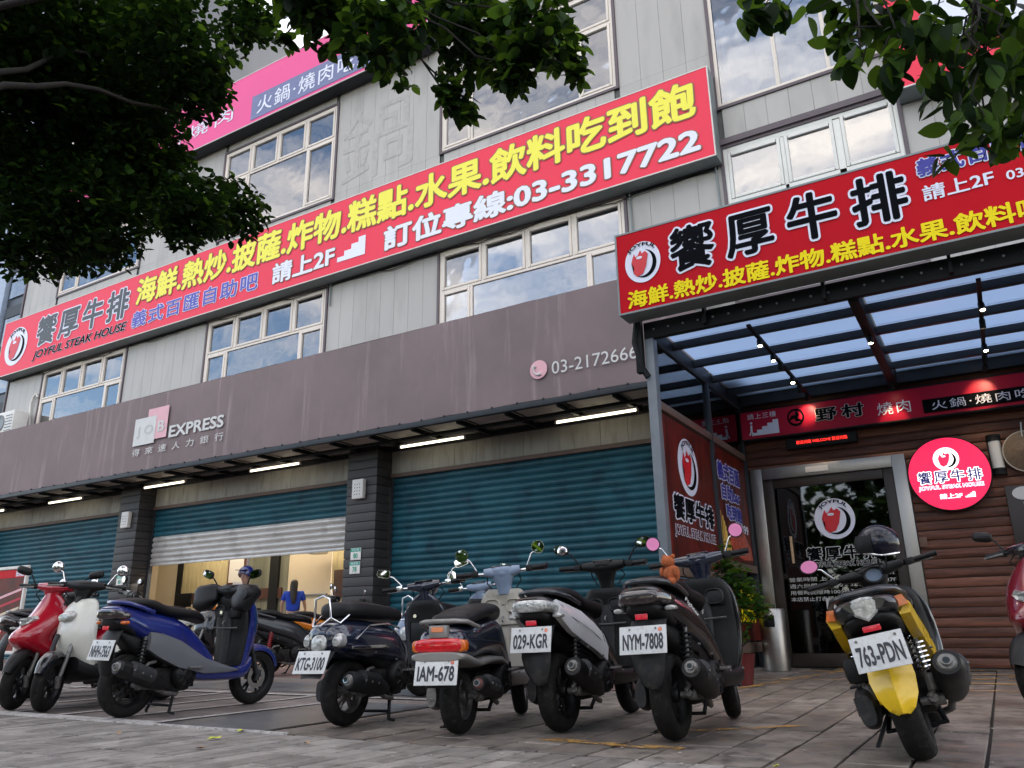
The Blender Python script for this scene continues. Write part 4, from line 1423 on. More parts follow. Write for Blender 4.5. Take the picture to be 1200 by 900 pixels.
M['mirror_pink'] = mat('pink_mirror_reflection', (.80, .25, .48), .3, 0, .1)  # pink reflection put into the mirror faces as a flat colour
M['disc'] = mat('brake_disc_steel', (.35, .34, .33), .3, 1, .1)
M['rust'] = mat('rusty_end_cap', (.16, .055, .05), .7, 0, .3, 20)
M['shock_red'] = mat('red_spring', (.45, .02, .03), .4)

def sup(t, n):
    c, s = math.cos(t), math.sin(t)
    return (abs(c) ** (2 / n) * (1 if c >= 0 else -1), abs(s) ** (2 / n) * (1 if s >= 0 else -1))

def loft_x(b, secs, n=2.6, N=22, sub=3, yc=0.0):
    """secs: x, z centre, half width, half height[, top width factor]; smoothed along x"""
    S = [tuple(s) + ((1.0,) if len(s) == 4 else ()) for s in secs]
    rings = []
    for i in range(len(S) - 1):
        p0, p1, p2, p3 = S[max(i - 1, 0)], S[i], S[i + 1], S[min(i + 2, len(S) - 1)]
        for j in range(sub):
            t = j / sub
            rings.append([.5 * ((2 * p1[k]) + (-p0[k] + p2[k]) * t + (2 * p0[k] - 5 * p1[k] + 4 * p2[k] - p3[k]) * t * t + (-p0[k] + 3 * p1[k] - 3 * p2[k] + p3[k]) * t ** 3) for k in range(5)])
    rings.append(list(S[-1]))
    out = []
    for x, zc, hw, hh, tw in rings:
        r = []
        for k in range(N):
            a, c = sup(2 * PI * k / N, n)
            w = hw * (1 + (tw - 1) * (c + 1) / 2)
            r.append((x, yc + w * a, zc + hh * c))
        out.append(r)
    return b.loft(out, True)

def loft_z(b, secs, n=2.6, N=26, sub=3):
    """secs: z, x centre, half width, half thickness, sweep back of the sides"""
    rings = []
    for i in range(len(secs) - 1):
        p0, p1, p2, p3 = secs[max(i - 1, 0)], secs[i], secs[i + 1], secs[min(i + 2, len(secs) - 1)]
        for j in range(sub):
            t = j / sub
            rings.append([.5 * ((2 * p1[k]) + (-p0[k] + p2[k]) * t + (2 * p0[k] - 5 * p1[k] + 4 * p2[k] - p3[k]) * t * t + (-p0[k] + 3 * p1[k] - 3 * p2[k] + p3[k]) * t ** 3) for k in range(5)])
    rings.append(list(secs[-1]))
    out = []
    for z, xc, hw, th, bend in rings:
        r = []
        for k in range(N):
            a, c = sup(2 * PI * k / N, n)
            r.append((xc + th * a - bend * c * c, hw * c, z))
        out.append(r)
    return b.loft(out, True)

def coil(b, p0, p1, r, turns, w, n=8):
    p0, p1 = Vector(p0), Vector(p1)
    d = p1 - p0
    u = d.cross(Vector((0, 1, 0))).normalized()
    v = d.normalized().cross(u)
    pts = []
    m = turns * n
    for i in range(m + 1):
        a = 2 * PI * i / n
        pts.append(p0 + d * (i / m) + (u * math.cos(a) + v * math.sin(a)) * r)
    return b.tube(pts, w, 5)

def wheel(name, parent, x, R_=.235, w=.055, rim='rim', steer=None, spokes=5, disc_side=-1):
    p = part(name, parent)
    b = MB()
    prof = []
    for k in range(16):
        a = 2 * PI * k / 16
        c, s = sup(a, 2.4)
        prof.append((R_ - .045 + .045 * c, w * s))
    b.lathe(prof, 44, 'y', (x, 0, R_), closed=True)
    # tread blocks in low relief
    for i in range(44):
        a = 2 * PI * i / 44
        for s in (-1, 1):
            o = []
            for da, yy, rr_ in ((0, .004, R_ + .0015), (.05, .004, R_ + .0015), (.10, w * .72, R_ - .010), (.055, w * .72, R_ - .010)):
                o.append((x + rr_ * math.cos(a + da), s * yy, R_ + rr_ * math.sin(a + da)))
            b.add(o, [(0, 1, 2, 3)])
    T = MB(); T.v, T.f = b.v, b.f
    if steer: T.xf(steer)
    T.obj('tyre', M['rubber'], p, 50)
    b = MB()
    ri = R_ - .080
    b.lathe([(ri, -.040), (ri + .012, -.042), (ri + .010, -.030), (ri - .006, -.020), (ri - .006, .020), (ri + .010, .030), (ri + .012, .042), (ri, .040), (ri - .016, .018), (ri - .016, -.018)], 36, 'y', (x, 0, R_), closed=True)
    for i in range(spokes):
        a = 2 * PI * i / spokes + .3
        c, s = math.cos(a), math.sin(a)
        for off in (-.35, .35):
            c2, s2 = math.cos(a + off * .5), math.sin(a + off * .5)
            b.tube([(x + .03 * c, 0, R_ + .03 * s), (x + (ri - .01) * c2, 0, R_ + (ri - .01) * s2)], [.017, .011], 6, flat=.8)
    b.lathe([(.001, -.05), (.034, -.05), (.038, -.04), (.038, .04), (.034, .05), (.001, .05)], 18, 'y', (x, 0, R_))
    if steer: b.xf(steer)
    b.obj('rim', M[rim], p, 40)
    b = MB()
    y = disc_side * .056
    b.lathe([(.055, y - .002), (.095, y - .002), (.095, y + .002), (.055, y + .002)], 28, 'y', (x, 0, R_), closed=True)
    if steer: b.xf(steer)
    b.obj('brake_disc', M['disc'], p, 40)
    return p

def plate_obj(parent, text, c, tilt, w=.27, h=.145, sticker=False):
    p = part('number_plate', parent, c, (0, R(tilt), 0))
    box('plate_blank', M['plate_white'], p, -.003, .003, -w / 2, w / 2, -h / 2, h / 2, .0028)
    pl_ = Plane((-.0032, 0, 0), (0, -1, 0), (0, 0, 1), (-1, 0, 0))
    letters(text, pl_, -w * .43, w * .43, -h * .36, h * .22, M['plate_ink'], p, .030, d=.001, name='plate_number')
    for s in (-1, 1):
        b = MB(); b.tube([(-.003, s * .075, h * .38), (-.007, s * .075, h * .38)], .006, 8)
        b.obj('screw', M['alloy'], p)
    if sticker:
        disc(pl_, .10, h * .34, .012, .012, .002, M['lens_amber'], p, 'sticker', 10)
    return p

def mirror(parent, base, head, kind='oval', stem='black', sm=None, glass='mirror', back='plastic', aim=None):
    p = part('mirror', parent)
    b = MB()
    base, head = Vector(base), Vector(head)
    mid = base.lerp(head, .45) + Vector((-.01, 0, .03))
    b.tube([base, mid, head + Vector((.012, 0, -.01))], .0065, 8)
    if sm: b.xf(sm)
    b.obj('mirror_stem', M[stem], p, 60)
    rx, ry = {'oval': (.062, .040), 'round': (.050, .050), 'rect': (.058, .036), 'edge': (.070, .036)}[kind]
    nn = {'oval': 2.3, 'round': 2.0, 'rect': 4.0, 'edge': 3.0}[kind]
    s = 1 if head.y > 0 else -1
    tilt = R(14) * s
    def oval(k, x, sc):
        a, c = sup(2 * PI * k / 20, nn)
        y, z = a * rx * sc, c * ry * sc
        return (head.x + x, head.y + y * math.cos(tilt) - z * math.sin(tilt), head.z + y * math.sin(tilt) + z * math.cos(tilt))
    b = MB()
    b.loft([[oval(k, x, sc) for k in range(20)] for x, sc in ((-.006, 1.0), (.004, 1.04), (.018, .92), (.030, .6), (.034, .2))], True)
    if sm: b.xf(sm)
    b.obj('mirror_shell', M[back], p, 60)
    b = MB()
    b.loft([[oval(k, x, .90) for k in range(20)] for x in (-.010, -.0065)], True)
    if sm: b.xf(sm)
    b.obj('mirror_glass', M[glass], p)

def make_scooter(name, label, pos, yaw_deg, lean=0, steer=0, style='sport', body='black', shield='black', inner='plastic', plate=None, mir='oval', mir_back='plastic', mir_glass='mirror', tail='smoke', group='parked scooters', fender=None, rim='rim_b', stand='side', pz=None, R_=.235, WB=1.26, hb='plastic', exh='plastic', skirt='plastic', side2=None, mudflap='plastic', hscale=1.0, zs=1.0, xt=.78, drop=0.0, cat='scooter', extra=None):
    z0 = gz(pos[1]) + .006
    t = thing(name, label, cat, (pos[0], pos[1], z0), (R(lean), 0, R(yaw_deg)), group)
    # rotation order: lean about the long axis first, then yaw
    t.rotation_euler = (Matrix.Rotation(R(yaw_deg), 4, 'Z') @ Matrix.Rotation(R(lean), 4, 'X')).to_euler()
    body, shield, fender = P[body], P[shield], P[fender or shield]
    ax = Vector((WB - .29, 0, .98)) - Vector((WB, 0, R_))
    sm = Matrix.Translation((WB, 0, R_)) @ Matrix.Rotation(R(steer), 4, ax.normalized()) @ Matrix.Translation((-WB, 0, -R_))
    wheel('rear_wheel', t, 0, R_, .058, rim, spokes=5, disc_side=1)
    wheel('front_wheel', t, WB, R_, .050, rim, sm)
    old, classic = style == 'old', style == 'classic'
    # ---- body shell
    b = MB()
    if classic:
        loft_x(b, [(-.36, .60, .05, .05), (-.33, .61, .12, .10), (-.22, .61, .17, .135), (-.02, .60, .195, .155, .85), (.20, .58, .19, .16, .85), (.38, .54, .17, .16), (.48, .47, .15, .14)], 2.4)
    elif old:
        loft_x(b, [(-.40, .665, .10, .055), (-.35, .67, .145, .085), (-.2, .67, .165, .10, .85), (0, .655, .17, .11, .82), (.2, .62, .17, .125, .85), (.38, .56, .165, .14), (.52, .46, .15, .14), (.60, .38, .14, .10)], 3.2)
    else:
        loft_x(b, [(-.47, .78, .09, .030), (-.42, .77, .125, .055), (-.28, .745, .155, .082, .8), (-.08, .705, .172, .105, .75), (.12, .66, .18, .125, .75), (.30, .61, .178, .135, .8), (.45, .53, .165, .14, .9), (.57, .44, .155, .13), (.68, .36, .15, .10)], 2.8)
    b.obj('body_panel', body, t, 45)
    # ---- coloured side flash
    if side2:
        for s in (-1, 1):
            b = MB()
            pr = [(-.36, .70, .80), (-.14, .60, .77), (.08, .53, .73), (.26, .47, .66), (.42, .40, .58)] if not classic else [(-.2, .50, .60)] * 2
            r = []
            for x, za, zb in pr:
                yy = .148 + .02 * (x + .3)
                r.append([(x, s * (yy + .010), za), (x, s * (yy + .022), (za + zb) / 2), (x, s * (yy - .006), zb), (x, s * (yy - .03), zb - .01), (x, s * (yy - .03), za)])
            b.loft(r, True)
            b.obj('side_flash', P[side2], t, 40)
    # ---- underbody, frame and engine
    b = MB()
    loft_x(b, [(-.30, .60 if classic else .64, .06, .04), (-.1, .56, .09, .07), (.15, .50, .11, .10), (.40, .40, .12, .12), (.55, .32, .12, .09)], 3)
    b.obj('under_tray', M['plastic'], t, 45)
    e = part('engine', t)
    b = MB()
    b.box(.14, .50, -.11, .10, .17, .36, .03)
    b.tube([(.50, 0, .30), (.60, 0, .34)], .06, 10)
    for k in range(7): b.box(.40 + .018 * k, .406 + .018 * k, -.13, .12, .20, .37)
    b.box(.22, .34, -.10, .06, .36, .46, .02)
    b.obj('crankcase', M['engine'], e, 40)
    b = MB()
    loft_x(b, [(-.09, R_ + .01, .032, .065), (.0, R_ + .015, .045, .095), (.12, .255, .045, .085), (.30, .27, .048, .095), (.42, .28, .045, .105), (.50, .28, .03, .07)], 2.6, yc=.150)
    for k in range(4): b.box(.0 + .09 * k, .012 + .09 * k, .188, .198, .22, .30)
    b.obj('belt_case', M['plastic_g'] if not old else M['alloy'], e, 45)
    b = MB()
    b.lathe([(.001, -.20), (.035, -.20), (.045, -.19), (.085, -.185), (.10, -.17), (.108, -.13), (.108, -.09)], 24, 'y', (.40, 0, .30))
    for k in range(10):
        a = 2 * PI * k / 10
        b.tube([(.40 + .05 * math.cos(a), -.192, .30 + .05 * math.sin(a)), (.40 + .085 * math.cos(a), -.188, .30 + .085 * math.sin(a))], .005, 4)
    b.obj('fan_cover', M['plastic'], e, 40)
    # air box on the left
    box('air_box', M['plastic'], e, -.08, .22, .10, .19, .36, .48, .03)
    # ---- exhaust on the right
    x_ = part('exhaust', t)
    b = MB()
    b.tube([(.42, -.06, .17), (.36, -.12, .15), (.22, -.16, .17), (.12, -.175, .21)], .016, 8)
    b.obj('header_pipe', M['alloy'], x_, 60)
    b = MB()
    big = .064 if not old else .050
    en = (-.26, -.215, .385) if not (old or classic) else (-.22, -.205, .30)
    st = Vector((.20, -.19, .225)); en = Vector(en)
    pts = [st, st.lerp(en, .12), st.lerp(en, .3), st.lerp(en, .85), st.lerp(en, .97), en]
    b.tube(pts, [.030, .05, big, big, big * .92, big * .80], 10 if style == 'maxi' else 18, up=(0, 0, 1))
    b.obj('silencer', M[exh], x_, 50 if style != 'maxi' else 20)
    dn = (en - st).normalized()
    b = MB()
    b.tube([en - dn * .002, en + dn * .012], [big * .62, big * .50], 16)
    b.obj('end_cap', M['rust' if old else 'alloy'], x_, 30)
    b = MB()
    b.tube([en + dn * .008, en + dn * .030], .020, 12)
    b.obj('tailpipe', M['alloy'] if not classic else M['chrome'], x_, 40)
    b = MB()
    b.tube([en + dn * .0305, en + dn * .031], .014, 10)
    b.obj('pipe_mouth', M['shutter_gap'], x_)
    b = MB()
    q0, q1 = st.lerp(en, .30) + Vector((0, -.018, .020)), st.lerp(en, .80) + Vector((0, -.018, .020))
    b.tube([q0, q0.lerp(q1, .1), q0.lerp(q1, .9), q1], [.03, big * .96, big * .96, .03], 14)
    b.obj('heat_shield', M['plastic_g'] if not classic else M['black'], x_, 40)
    b = MB()
    for f_ in (.45, .62, .78):
        c_ = st.lerp(en, f_) + Vector((0, -big - .012, .012))
        b.tube([c_, c_ + Vector((0, -.006, 0))], .007, 8)
    b.obj('shield_bolts', M['alloy'], x_)['kind'] = 'stuff'
    # swingarm end by the axle
    b = MB()
    b.tube([(.22, -.10, .22), (0, -.115, R_), (-.03, -.115, R_ + .01)], [.03, .028, .02], 8)
    b.tube([(0, -.06, R_), (0, -.14, R_)], .018, 10)
    b.obj('swing_arm', M['alloy'], t, 50)
    # shocks
    for s in ((-1, 1) if not (old or classic) else (1,)):
        sp = part('rear_shock', t)
        b = MB()
        p0, p1 = Vector((-.03, s * .125, R_ + .05)), Vector((.02, s * .125, .62))
        b.tube([p0, p1], .012, 8)
        b.tube([p0, p0.lerp(p1, .3)], .022, 10)
        b.obj('damper', M['alloy'], sp, 50)
        b = MB(); coil(b, p0.lerp(p1, .28), p0.lerp(p1, .9), .030, 8, .0065)
        b.obj('spring', M['shock_red' if style == 'redshock' else 'chrome' if style == 'naked' else 'black'], sp, 60)
    b = MB()
    b.tube([(-.04, -.10, R_ + .02), (-.01, -.15, R_ + .09), (.06, -.14, R_ + .16), (.14, -.12, R_ + .17)], .013, 7)
    b.tube([(0, -.11, R_), (0, -.155, R_)], .030, 12)
    b.box(-.03, .05, -.135, -.105, R_ + .05, R_ + .10, .008)
    b.obj('caliper_bracket', M['alloy'], t, 45)
    b = MB()
    b.tube([(.20, .02, .46), (.05, .09, .52), (.10, .13, .44), (.22, .12, .38)], .012, 6)
    b.tube([(.35, -.08, .40), (.20, -.13, .46), (.05, -.10, .50), (.12, -.02, .56)], .009, 6)
    b.tube([(.48, -.12, .24), (.56, -.16, .30), (.50, -.17, .40)], .008, 6)
    b.obj('hoses', M['rubber'], t, 60)['kind'] = 'stuff'
    for s in (-1, 1):
        b = MB()
        b.box(.38, .50, s * .215 - .025, s * .215 + .025, .345, .362, .006)
        b.tube([(.44, s * .15, .34), (.44, s * .22, .352)], .010, 6)
        b.obj('foot_peg', M['alloy'] if s < 0 else M['plastic'], t, 35)
    # ---- floor and skirts
    b = MB()
    loft_x(b, [(.38, .34, .16, .06), (.55, .30, .19, .065), (.80, .285, .20, .06), (1.0, .30, .19, .07), (1.10, .36, .15, .07)], 3.4)
    b.obj('floor_skirt', M[skirt] if skirt in M else P[skirt], t, 45)
    if style == 'maxi':
        for s in (-1, 1):
            b = MB()
            pr = [(.02, .50, .63), (.12, .44, .62), (.30, .36, .56), (.55, .30, .42), (.80, .30, .345), (.90, .31, .32)]
            r = []
            for x, za, zb in pr:
                yy = .178 + .03 * min(1, max(0, x / .55))
                r.append([(x, s * yy, za), (x, s * (yy + .014), (za + zb) / 2), (x, s * yy, zb), (x, s * (yy - .05), zb - .005), (x, s * (yy - .05), za)])
            b.loft(r, True)
            b.obj('side_flash', P['grey'], t, 40)
    b = MB()
    b.box(.60, 1.00, -.16, .16, .345, .356, .004)
    b.obj('foot_mat', M['seat'], t, 40)
    # ---- leg shield
    tall = 1.0 if style in ('maxi',) else .95
    b = MB()
    if classic:
        loft_z(b, [(.28, 1.00, .17, .03, .02), (.40, 1.04, .20, .035, .04), (.60, 1.03, .215, .035, .05), (.80, .99, .20, .035, .05), (.92, .96, .13, .04, .03), (.98, .95, .07, .04, .01)], 2.3)
    elif style == 'maxi':
        loft_z(b, [(.30, 1.00, .16, .06, .03), (.42, 1.06, .19, .07, .07), (.56, 1.11, .21, .08, .11), (.70, 1.13, .225, .075, .13), (.84, 1.10, .21, .07, .11), (.96, 1.03, .15, .06, .07), (1.03, .98, .08, .05, .02)], 2.3)
    elif style == 'nose':
        loft_z(b, [(.30, .98, .15, .05, .03), (.42, 1.03, .19, .06, .06), (.54, 1.18, .15, .14, .10), (.62, 1.20, .17, .15, .12), (.72, 1.13, .205, .11, .12), (.84, 1.05, .19, .075, .09), (.95, .99, .11, .06, .03), (1.0, .97, .06, .05, .01)], 2.1)
    else:
        loft_z(b, [(.30, .98, .16, .04, .02), (.42, 1.03, .20, .05, .05), (.58, 1.08, .215, .06, .08), (.72, 1.07, .215, .055, .09), (.82, 1.04, .20, .05, .07), (.89, 1.0, .165, .045, .05), (.925, .975, .12, .03, .03)], 3.0)
    b.obj('leg_shield', shield, t, 50)
    b = MB()
    im = P[inner] if inner in P else M[inner]
    loft_z(b, [(.34, .93, .165, .03, -.03), (.45, .95, .185, .04, -.03), (.62, .965, .195, .045, -.03), (.80, .95, .19, .045, -.02), (.885, .935, .165, .045, -.02), (.925, .93, .12, .035, 0)], 3.4)
    b.obj('inner_shield', im, t, 50)
    if not classic:
        for s in (-1, 1):
            b = MB()
            r = []
            for x, sc in ((.925, 1.0), (.893, 1.05), (.885, .95), (.905, .80)):
                r.append([(x, s * .085 + .062 * sc * sup(2 * PI * k / 18, 2.8)[0], .80 + .050 * sc * sup(2 * PI * k / 18, 2.8)[1]) for k in range(18)])
            b.loft(r, True)
            b.obj('storage_pocket', M['plastic_g'] if not old else im, t, 45)
        b = MB()
        loft_z(b, [(.36, .91, .04, .02, 0), (.5, .925, .045, .03, 0), (.70, .925, .05, .035, 0), (.80, .915, .045, .03, 0)], 3)
        b.obj('centre_spine', M['plastic_g'] if not old else im, t, 45)
        b = MB()
        b.tube([(.892, -.15, .66), (.880, 0, .655), (.892, .15, .66)], .006, 6)
        b.obj('shield_seam', M['alloy'], t, 60)
        b = MB()
        b.tube([(.90, 0, .72), (.87, 0, .71), (.865, 0, .69), (.88, 0, .68)], .006, 6)
        b.obj('bag_hook', M['alloy'], t, 60)
    b = MB()
    b.box(.905, .925, -.125, .125, .56, .74, .02) if old or classic else b.box(.895, .92, -.15, -.02, .74, .84, .02)
    b.obj('glove_box', im, t, 35)
    b = MB(); b.lathe([(.001, 0), (.016, 0), (.018, .01), (.012, .016)], 14, 'x', (.895, .0 if old else .07, .79))
    b.obj('ignition_lock', M['chrome' if not old else 'plastic'], t, 40)
    # ---- front fender
    b = MB()
    rings = []
    for k in range(13):
        a = R(20) + R(125) * k / 12
        rad = R_ + .028
        w = .070 * math.sin(PI * (k + 1.6) / 15.2) ** .5
        if style == 'nose': rad += .01
        ring = []
        for j in range(9):
            q = -PI * .5 + PI * j / 8
            ring.append((WB + (rad + .020 * math.cos(q) - .030 * abs(math.sin(q)) ** 3) * math.cos(a), w * math.sin(q), R_ + (rad + .020 * math.cos(q) - .030 * abs(math.sin(q)) ** 3) * math.sin(a)))
        for j in range(8, -1, -1):
            p = ring[j]
            ring.append((WB + (p[0] - WB) * .975, p[1] * .93, R_ + (p[2] - R_) * .975))
        rings.append(ring)
    b.loft(rings, True)
    b.xf(sm)
    b.obj('front_fender', fender if style != 'nose' else M['plastic'], t, 50)
    fk = part('front_fork', t)
    for s in (-1, 1):
        b = MB()
        top = Vector((WB - .15, s * .075, .62))
        b.tube([(WB, s * .072, R_), top], [.017, .02], 10)
        b.tube([(WB - .01, s * .072, R_ - .03), (WB + .01, s * .072, R_ + .06)], .024, 10)
        b.xf(sm)
        b.obj('fork_leg', M['plastic_g'] if s < 0 else M['alloy'], fk, 50)
    b = MB(); b.tube([(WB - .15, 0, .60), (WB - .27, 0, .95)], .028, 10)
    b.obj('steering_head', M['plastic'], fk)
    # ---- handlebar
    hw_ = .215 if style == 'maxi' else .135 if (old or classic) else .165
    hx, hz = WB - .325, 1.045 * hscale
    b = MB()
    rings = []
    for k in range(15):
        u_ = -1 + 2 * k / 14
        y = hw_ * u_
        rx_ = .085 * (1 - .62 * abs(u_) ** 1.3)
        rz_ = .052 * (1 - .45 * abs(u_) ** 1.5)
        cx_ = hx + .035 * (1 - u_ * u_) - .02
        cz_ = hz + .015 * abs(u_)
        rings.append([(cx_ + rx_ * sup(2 * PI * j / 16, 2.6)[0], y, cz_ + rz_ * sup(2 * PI * j / 16, 2.6)[1]) for j in range(16)])
    b.loft(rings, True)
    if not classic:
        loft_z(b, [(hz - .16, hx + .03, .050, .048, 0), (hz - .10, hx + .02, .056, .052, 0), (hz - .04, hx + .012, .078, .066, 0), (hz + .02, hx + .004, .092, .074, 0), (hz + .045, hx + .0, .080, .060, 0)], 2.8)
    else:
        b.tube([(hx + .01, 0, hz - .02), (WB - .30, 0, .90)], [.06, .050], 14)
    b.xf(sm)
    b.obj('handlebar_cover', P[hb] if hb in P else M[hb], t, 50)
    b = MB()
    b.tube([(hx - .012, -.235, hz + .012), (hx + .02, -.10, hz + .004), (hx + .02, .10, hz + .004), (hx - .012, .235, hz + .012)], .012, 8)
    b.xf(sm)
    b.obj('handlebar_tube', M['chrome' if classic or old else 'black'], t, 60)
    b = MB()
    b.box(hx - .055, hx + .015, -.075, .075, hz + .044, hz + .056, .008)
    b.xf(Matrix.Translation((0, 0, 0)))
    b.xf(sm)
    b.obj('speedometer', M['lens_smoke'], t, 35)
    for s in (-1, 1):
        g_ = part('handlebar_grip', t)
        b = MB()
        p0, p1 = Vector((hx - .015, s * .20, hz + .012)), Vector((hx - .055, s * .345, hz + .012))
        b.tube([p0, p0.lerp(p1, .1), p1.lerp(p0, .04), p1], [.017, .0195, .0195, .021], 12)
        b.xf(sm)
        b.obj('rubber_grip', M['seat'], g_, 50)
        b = MB()
        b.tube([(hx + .02, s * .19, hz + .004), (hx + .035, s * .23, hz + .0), (hx + .015, s * .33, hz - .006)], [.010, .008, .006], 6)
        b.xf(sm)
        b.obj('brake_lever', M['chrome' if classic or old else 'alloy'], g_, 50)
        b = MB()
        b.box(hx - .045, hx + .01, s * .205 - .025, s * .205 + .025, hz - .012, hz + .036, .010)
        b.xf(sm)
        b.obj('switch_block', M['plastic'] if not classic else M['chrome'], g_, 35)
        out = .33 if mir != 'round' else .29
        mirror(t, (hx + .0, s * .19, hz + .03), (hx - .03, s * out, hz + (.165 if mir != 'edge' else .15)), mir, 'chrome' if mir in ('round', 'rect') else 'black', sm, mir_glass, mir_back)
    b = MB()
    for s in (-1, 1):
        b.tube([(hx + .03, s * .12, hz - .02), (hx + .08, s * .13, hz - .06), (hx + .05, s * .08, hz - .13)], .005, 5)
    b.xf(sm)
    b.obj('brake_cables', M['rubber'], t, 60)['kind'] = 'stuff'
    # ---- seat
    b = MB()
    if classic:
        loft_x(b, [(-.20, .815, .09, .035), (-.16, .82, .135, .06), (0, .825, .15, .065), (.18, .815, .15, .062), (.34, .80, .145, .060), (.46, .785, .12, .052), (.52, .775, .07, .03)], 3.2)
    elif old:
        loft_x(b, [(-.24, .80, .07, .02), (-.18, .81, .125, .045), (0, .805, .14, .05), (.15, .785, .145, .052), (.28, .765, .15, .05), (.44, .745, .13, .048), (.55, .715, .08, .035)], 2.6)
    else:
        loft_x(b, [(-.34, .835, .05, .012), (-.26, .850, .105, .030), (-.08, .852, .135, .040), (.08, .835, .14, .045), (.18, .80, .145, .045), (.36, .775, .15, .045), (.50, .76, .13, .045), (.60, .725, .08, .035)], 2.6)
    b.obj('seat', M['seat'], t, 60)
    # ---- tail light, signals, grab rail
    tl = part('tail_light', t)
    if old:
        b = MB()
        loft_x(b, [(-.435, .655, .125, .028), (-.425, .655, .150, .042), (-.39, .655, .158, .046), (-.34, .655, .163, .045)], 3.5)
        b.obj('red_lens', M['lens_red'], tl, 40)
        for s in (-1, 1):
            b = MB()
            loft_x(b, [(-.425, .652, .02, .028), (-.415, .652, .035, .036), (-.36, .652, .04, .038)], 3, yc=s * .135)
            b.obj('amber_lens', M['lens_amber'], tl, 40)
        b = MB()
        loft_x(b, [(-.45, .59, .13, .018), (-.44, .59, .165, .028), (-.36, .585, .178, .030), (-.2, .555, .185, .030), (0, .52, .19, .030), (.25, .455, .19, .030), (.45, .38, .18, .03)], 3)
        b.obj('bumper_strip', P['silver'], t, 45)
        b = MB()
        b.tube([(-.10, -.165, .76), (-.30, -.15, .795), (-.39, -.09, .80), (-.40, 0, .80), (-.39, .09, .80), (-.30, .15, .795), (-.10, .165, .76)], .014, 8)
        b.obj('grab_rail', P['silver'], t, 60)
        b = MB()
        b.box(-.425, -.36, -.06, .06, .70, .775, .012)
        b.obj('rail_bracket', P['silver'], t, 35)
        box('sticker', M['lens_amber'], t, -.429, -.425, -.035, .04, .735, .765)
    elif classic:
        b = MB()
        loft_x(b, [(-.395, .565, .045, .045), (-.375, .57, .060, .062), (-.33, .59, .062, .062)], 2.6)
        b.obj('clear_lens', M['lens_clear'], tl, 40)
        for s in (-1, 1):
            b = MB()
            loft_x(b, [(-.345, .585, .025, .030), (-.315, .595, .040, .050), (-.24, .60, .035, .055)], 2.4, yc=s * .125)
            b.obj('signal_lens', M['lens_clear'], tl, 40)
        b = MB()
        for z, w in ((.93, .075), (.70, .10)):
            pass
        b.tube([(-.17, -.12, .78), (-.27, -.11, .72), (-.33, -.07, .76), (-.34, -.06, .90), (-.33, 0, .925), (-.34, .06, .90), (-.33, .07, .76), (-.27, .11, .72), (-.17, .12, .78)], .009, 8)
        b.tube([(-.33, -.07, .76), (-.40, -.03, .70), (-.40, .03, .70), (-.33, .07, .76)], .008, 8)
        b.obj('grab_rail', M['chrome'], t, 60)
        for s in (-1, 1):
            b = MB()
            b.box(-.22, .22, s * .190 - .006, s * .190 + .006, .53, .555, .004)
            b.obj('trim_strip', M['chrome'], t, 30)
        for s in (-1, 1):
            b = MB()
            b.tube([(-.16, s * .185, .60), (0, s * .192, .70), (.20, s * .19, .715), (.36, s * .175, .68)], .008, 6)
            b.obj('body_bead', M['chrome'], t, 60)
    else:
        lens = {'smoke': 'lens_smoke', 'clear': 'lens_clear', 'red': 'lens_red'}[tail]
        b = MB()
        if style == 'naked':
            r = []
            for x, sc in ((-.485, .82), (-.475, 1.0), (-.43, 1.05), (-.40, 1.05)):
                r.append([(x + abs(y) * .25, y * sc, .765 + z * sc) for y, z in ((0, -.068), (.045, -.03), (.060, .035), (.035, .055), (0, .06), (-.035, .055), (-.060, .035), (-.045, -.03))])
            b.loft(r, True)
        else:
            loft_x(b, [(-.492, .762, .080, .020), (-.482, .762, .108, .036), (-.44, .762, .130, .040), (-.36, .752, .158, .040), (-.29, .750, .166, .026)], 3.4)
        b.obj('rear_lens', M[lens], tl, 25)
        if tail == 'clear' and style != 'naked':
            for i in range(7):
                b = MB(); b.ball((-.484 + abs(i - 3) * .005, (i - 3) * .032, .768), (.010, .012, .022), 8, 6)
                b.obj('lamp_cell', M['chrome'], tl, 60)
        for s in (-1, 1):
            b = MB()
            if style == 'naked':
                b.loft([[(x + .0, s * y, z) for y, z in ((.075, .79), (.15, .80), (.165, .745), (.10, .735))] for x in (-.40, -.33, -.26)], True)
            else:
                loft_x(b, [(-.40, .70, .012, .008), (-.385, .70, .03, .014), (-.32, .70, .03, .014)], 2.5, yc=s * .15)
            b.obj('signal_lens', M['lens_amber' if style in ('naked', 'maxi') else 'lens_clear'], tl, 40)
        b = MB()
        loft_x(b, [(-.44, .715, .06, .02), (-.40, .70, .10, .035), (-.28, .68, .12, .05), (-.12, .65, .12, .06)], 3)
        b.obj('tail_underside', M['plastic'], t, 45)
        b = MB()
        b.tube([(.05, -.150, .78), (-.14, -.152, .82), (-.30, -.125, .845), (-.38, -.07, .852), (-.39, 0, .853), (-.38, .07, .852), (-.30, .125, .845), (-.14, .152, .82), (.05, .150, .78)], .016, 8, flat=.8)
        b.obj('grab_rail', P['dgrey'] if style != 'maxi' else body, t, 60)
    # ---- plate holder, mudflap
    pzv = pz if pz else (.50 if old else .48 if classic else .54)
    pxv = -.445 if old else -.435 if classic else -.455
    b = MB()
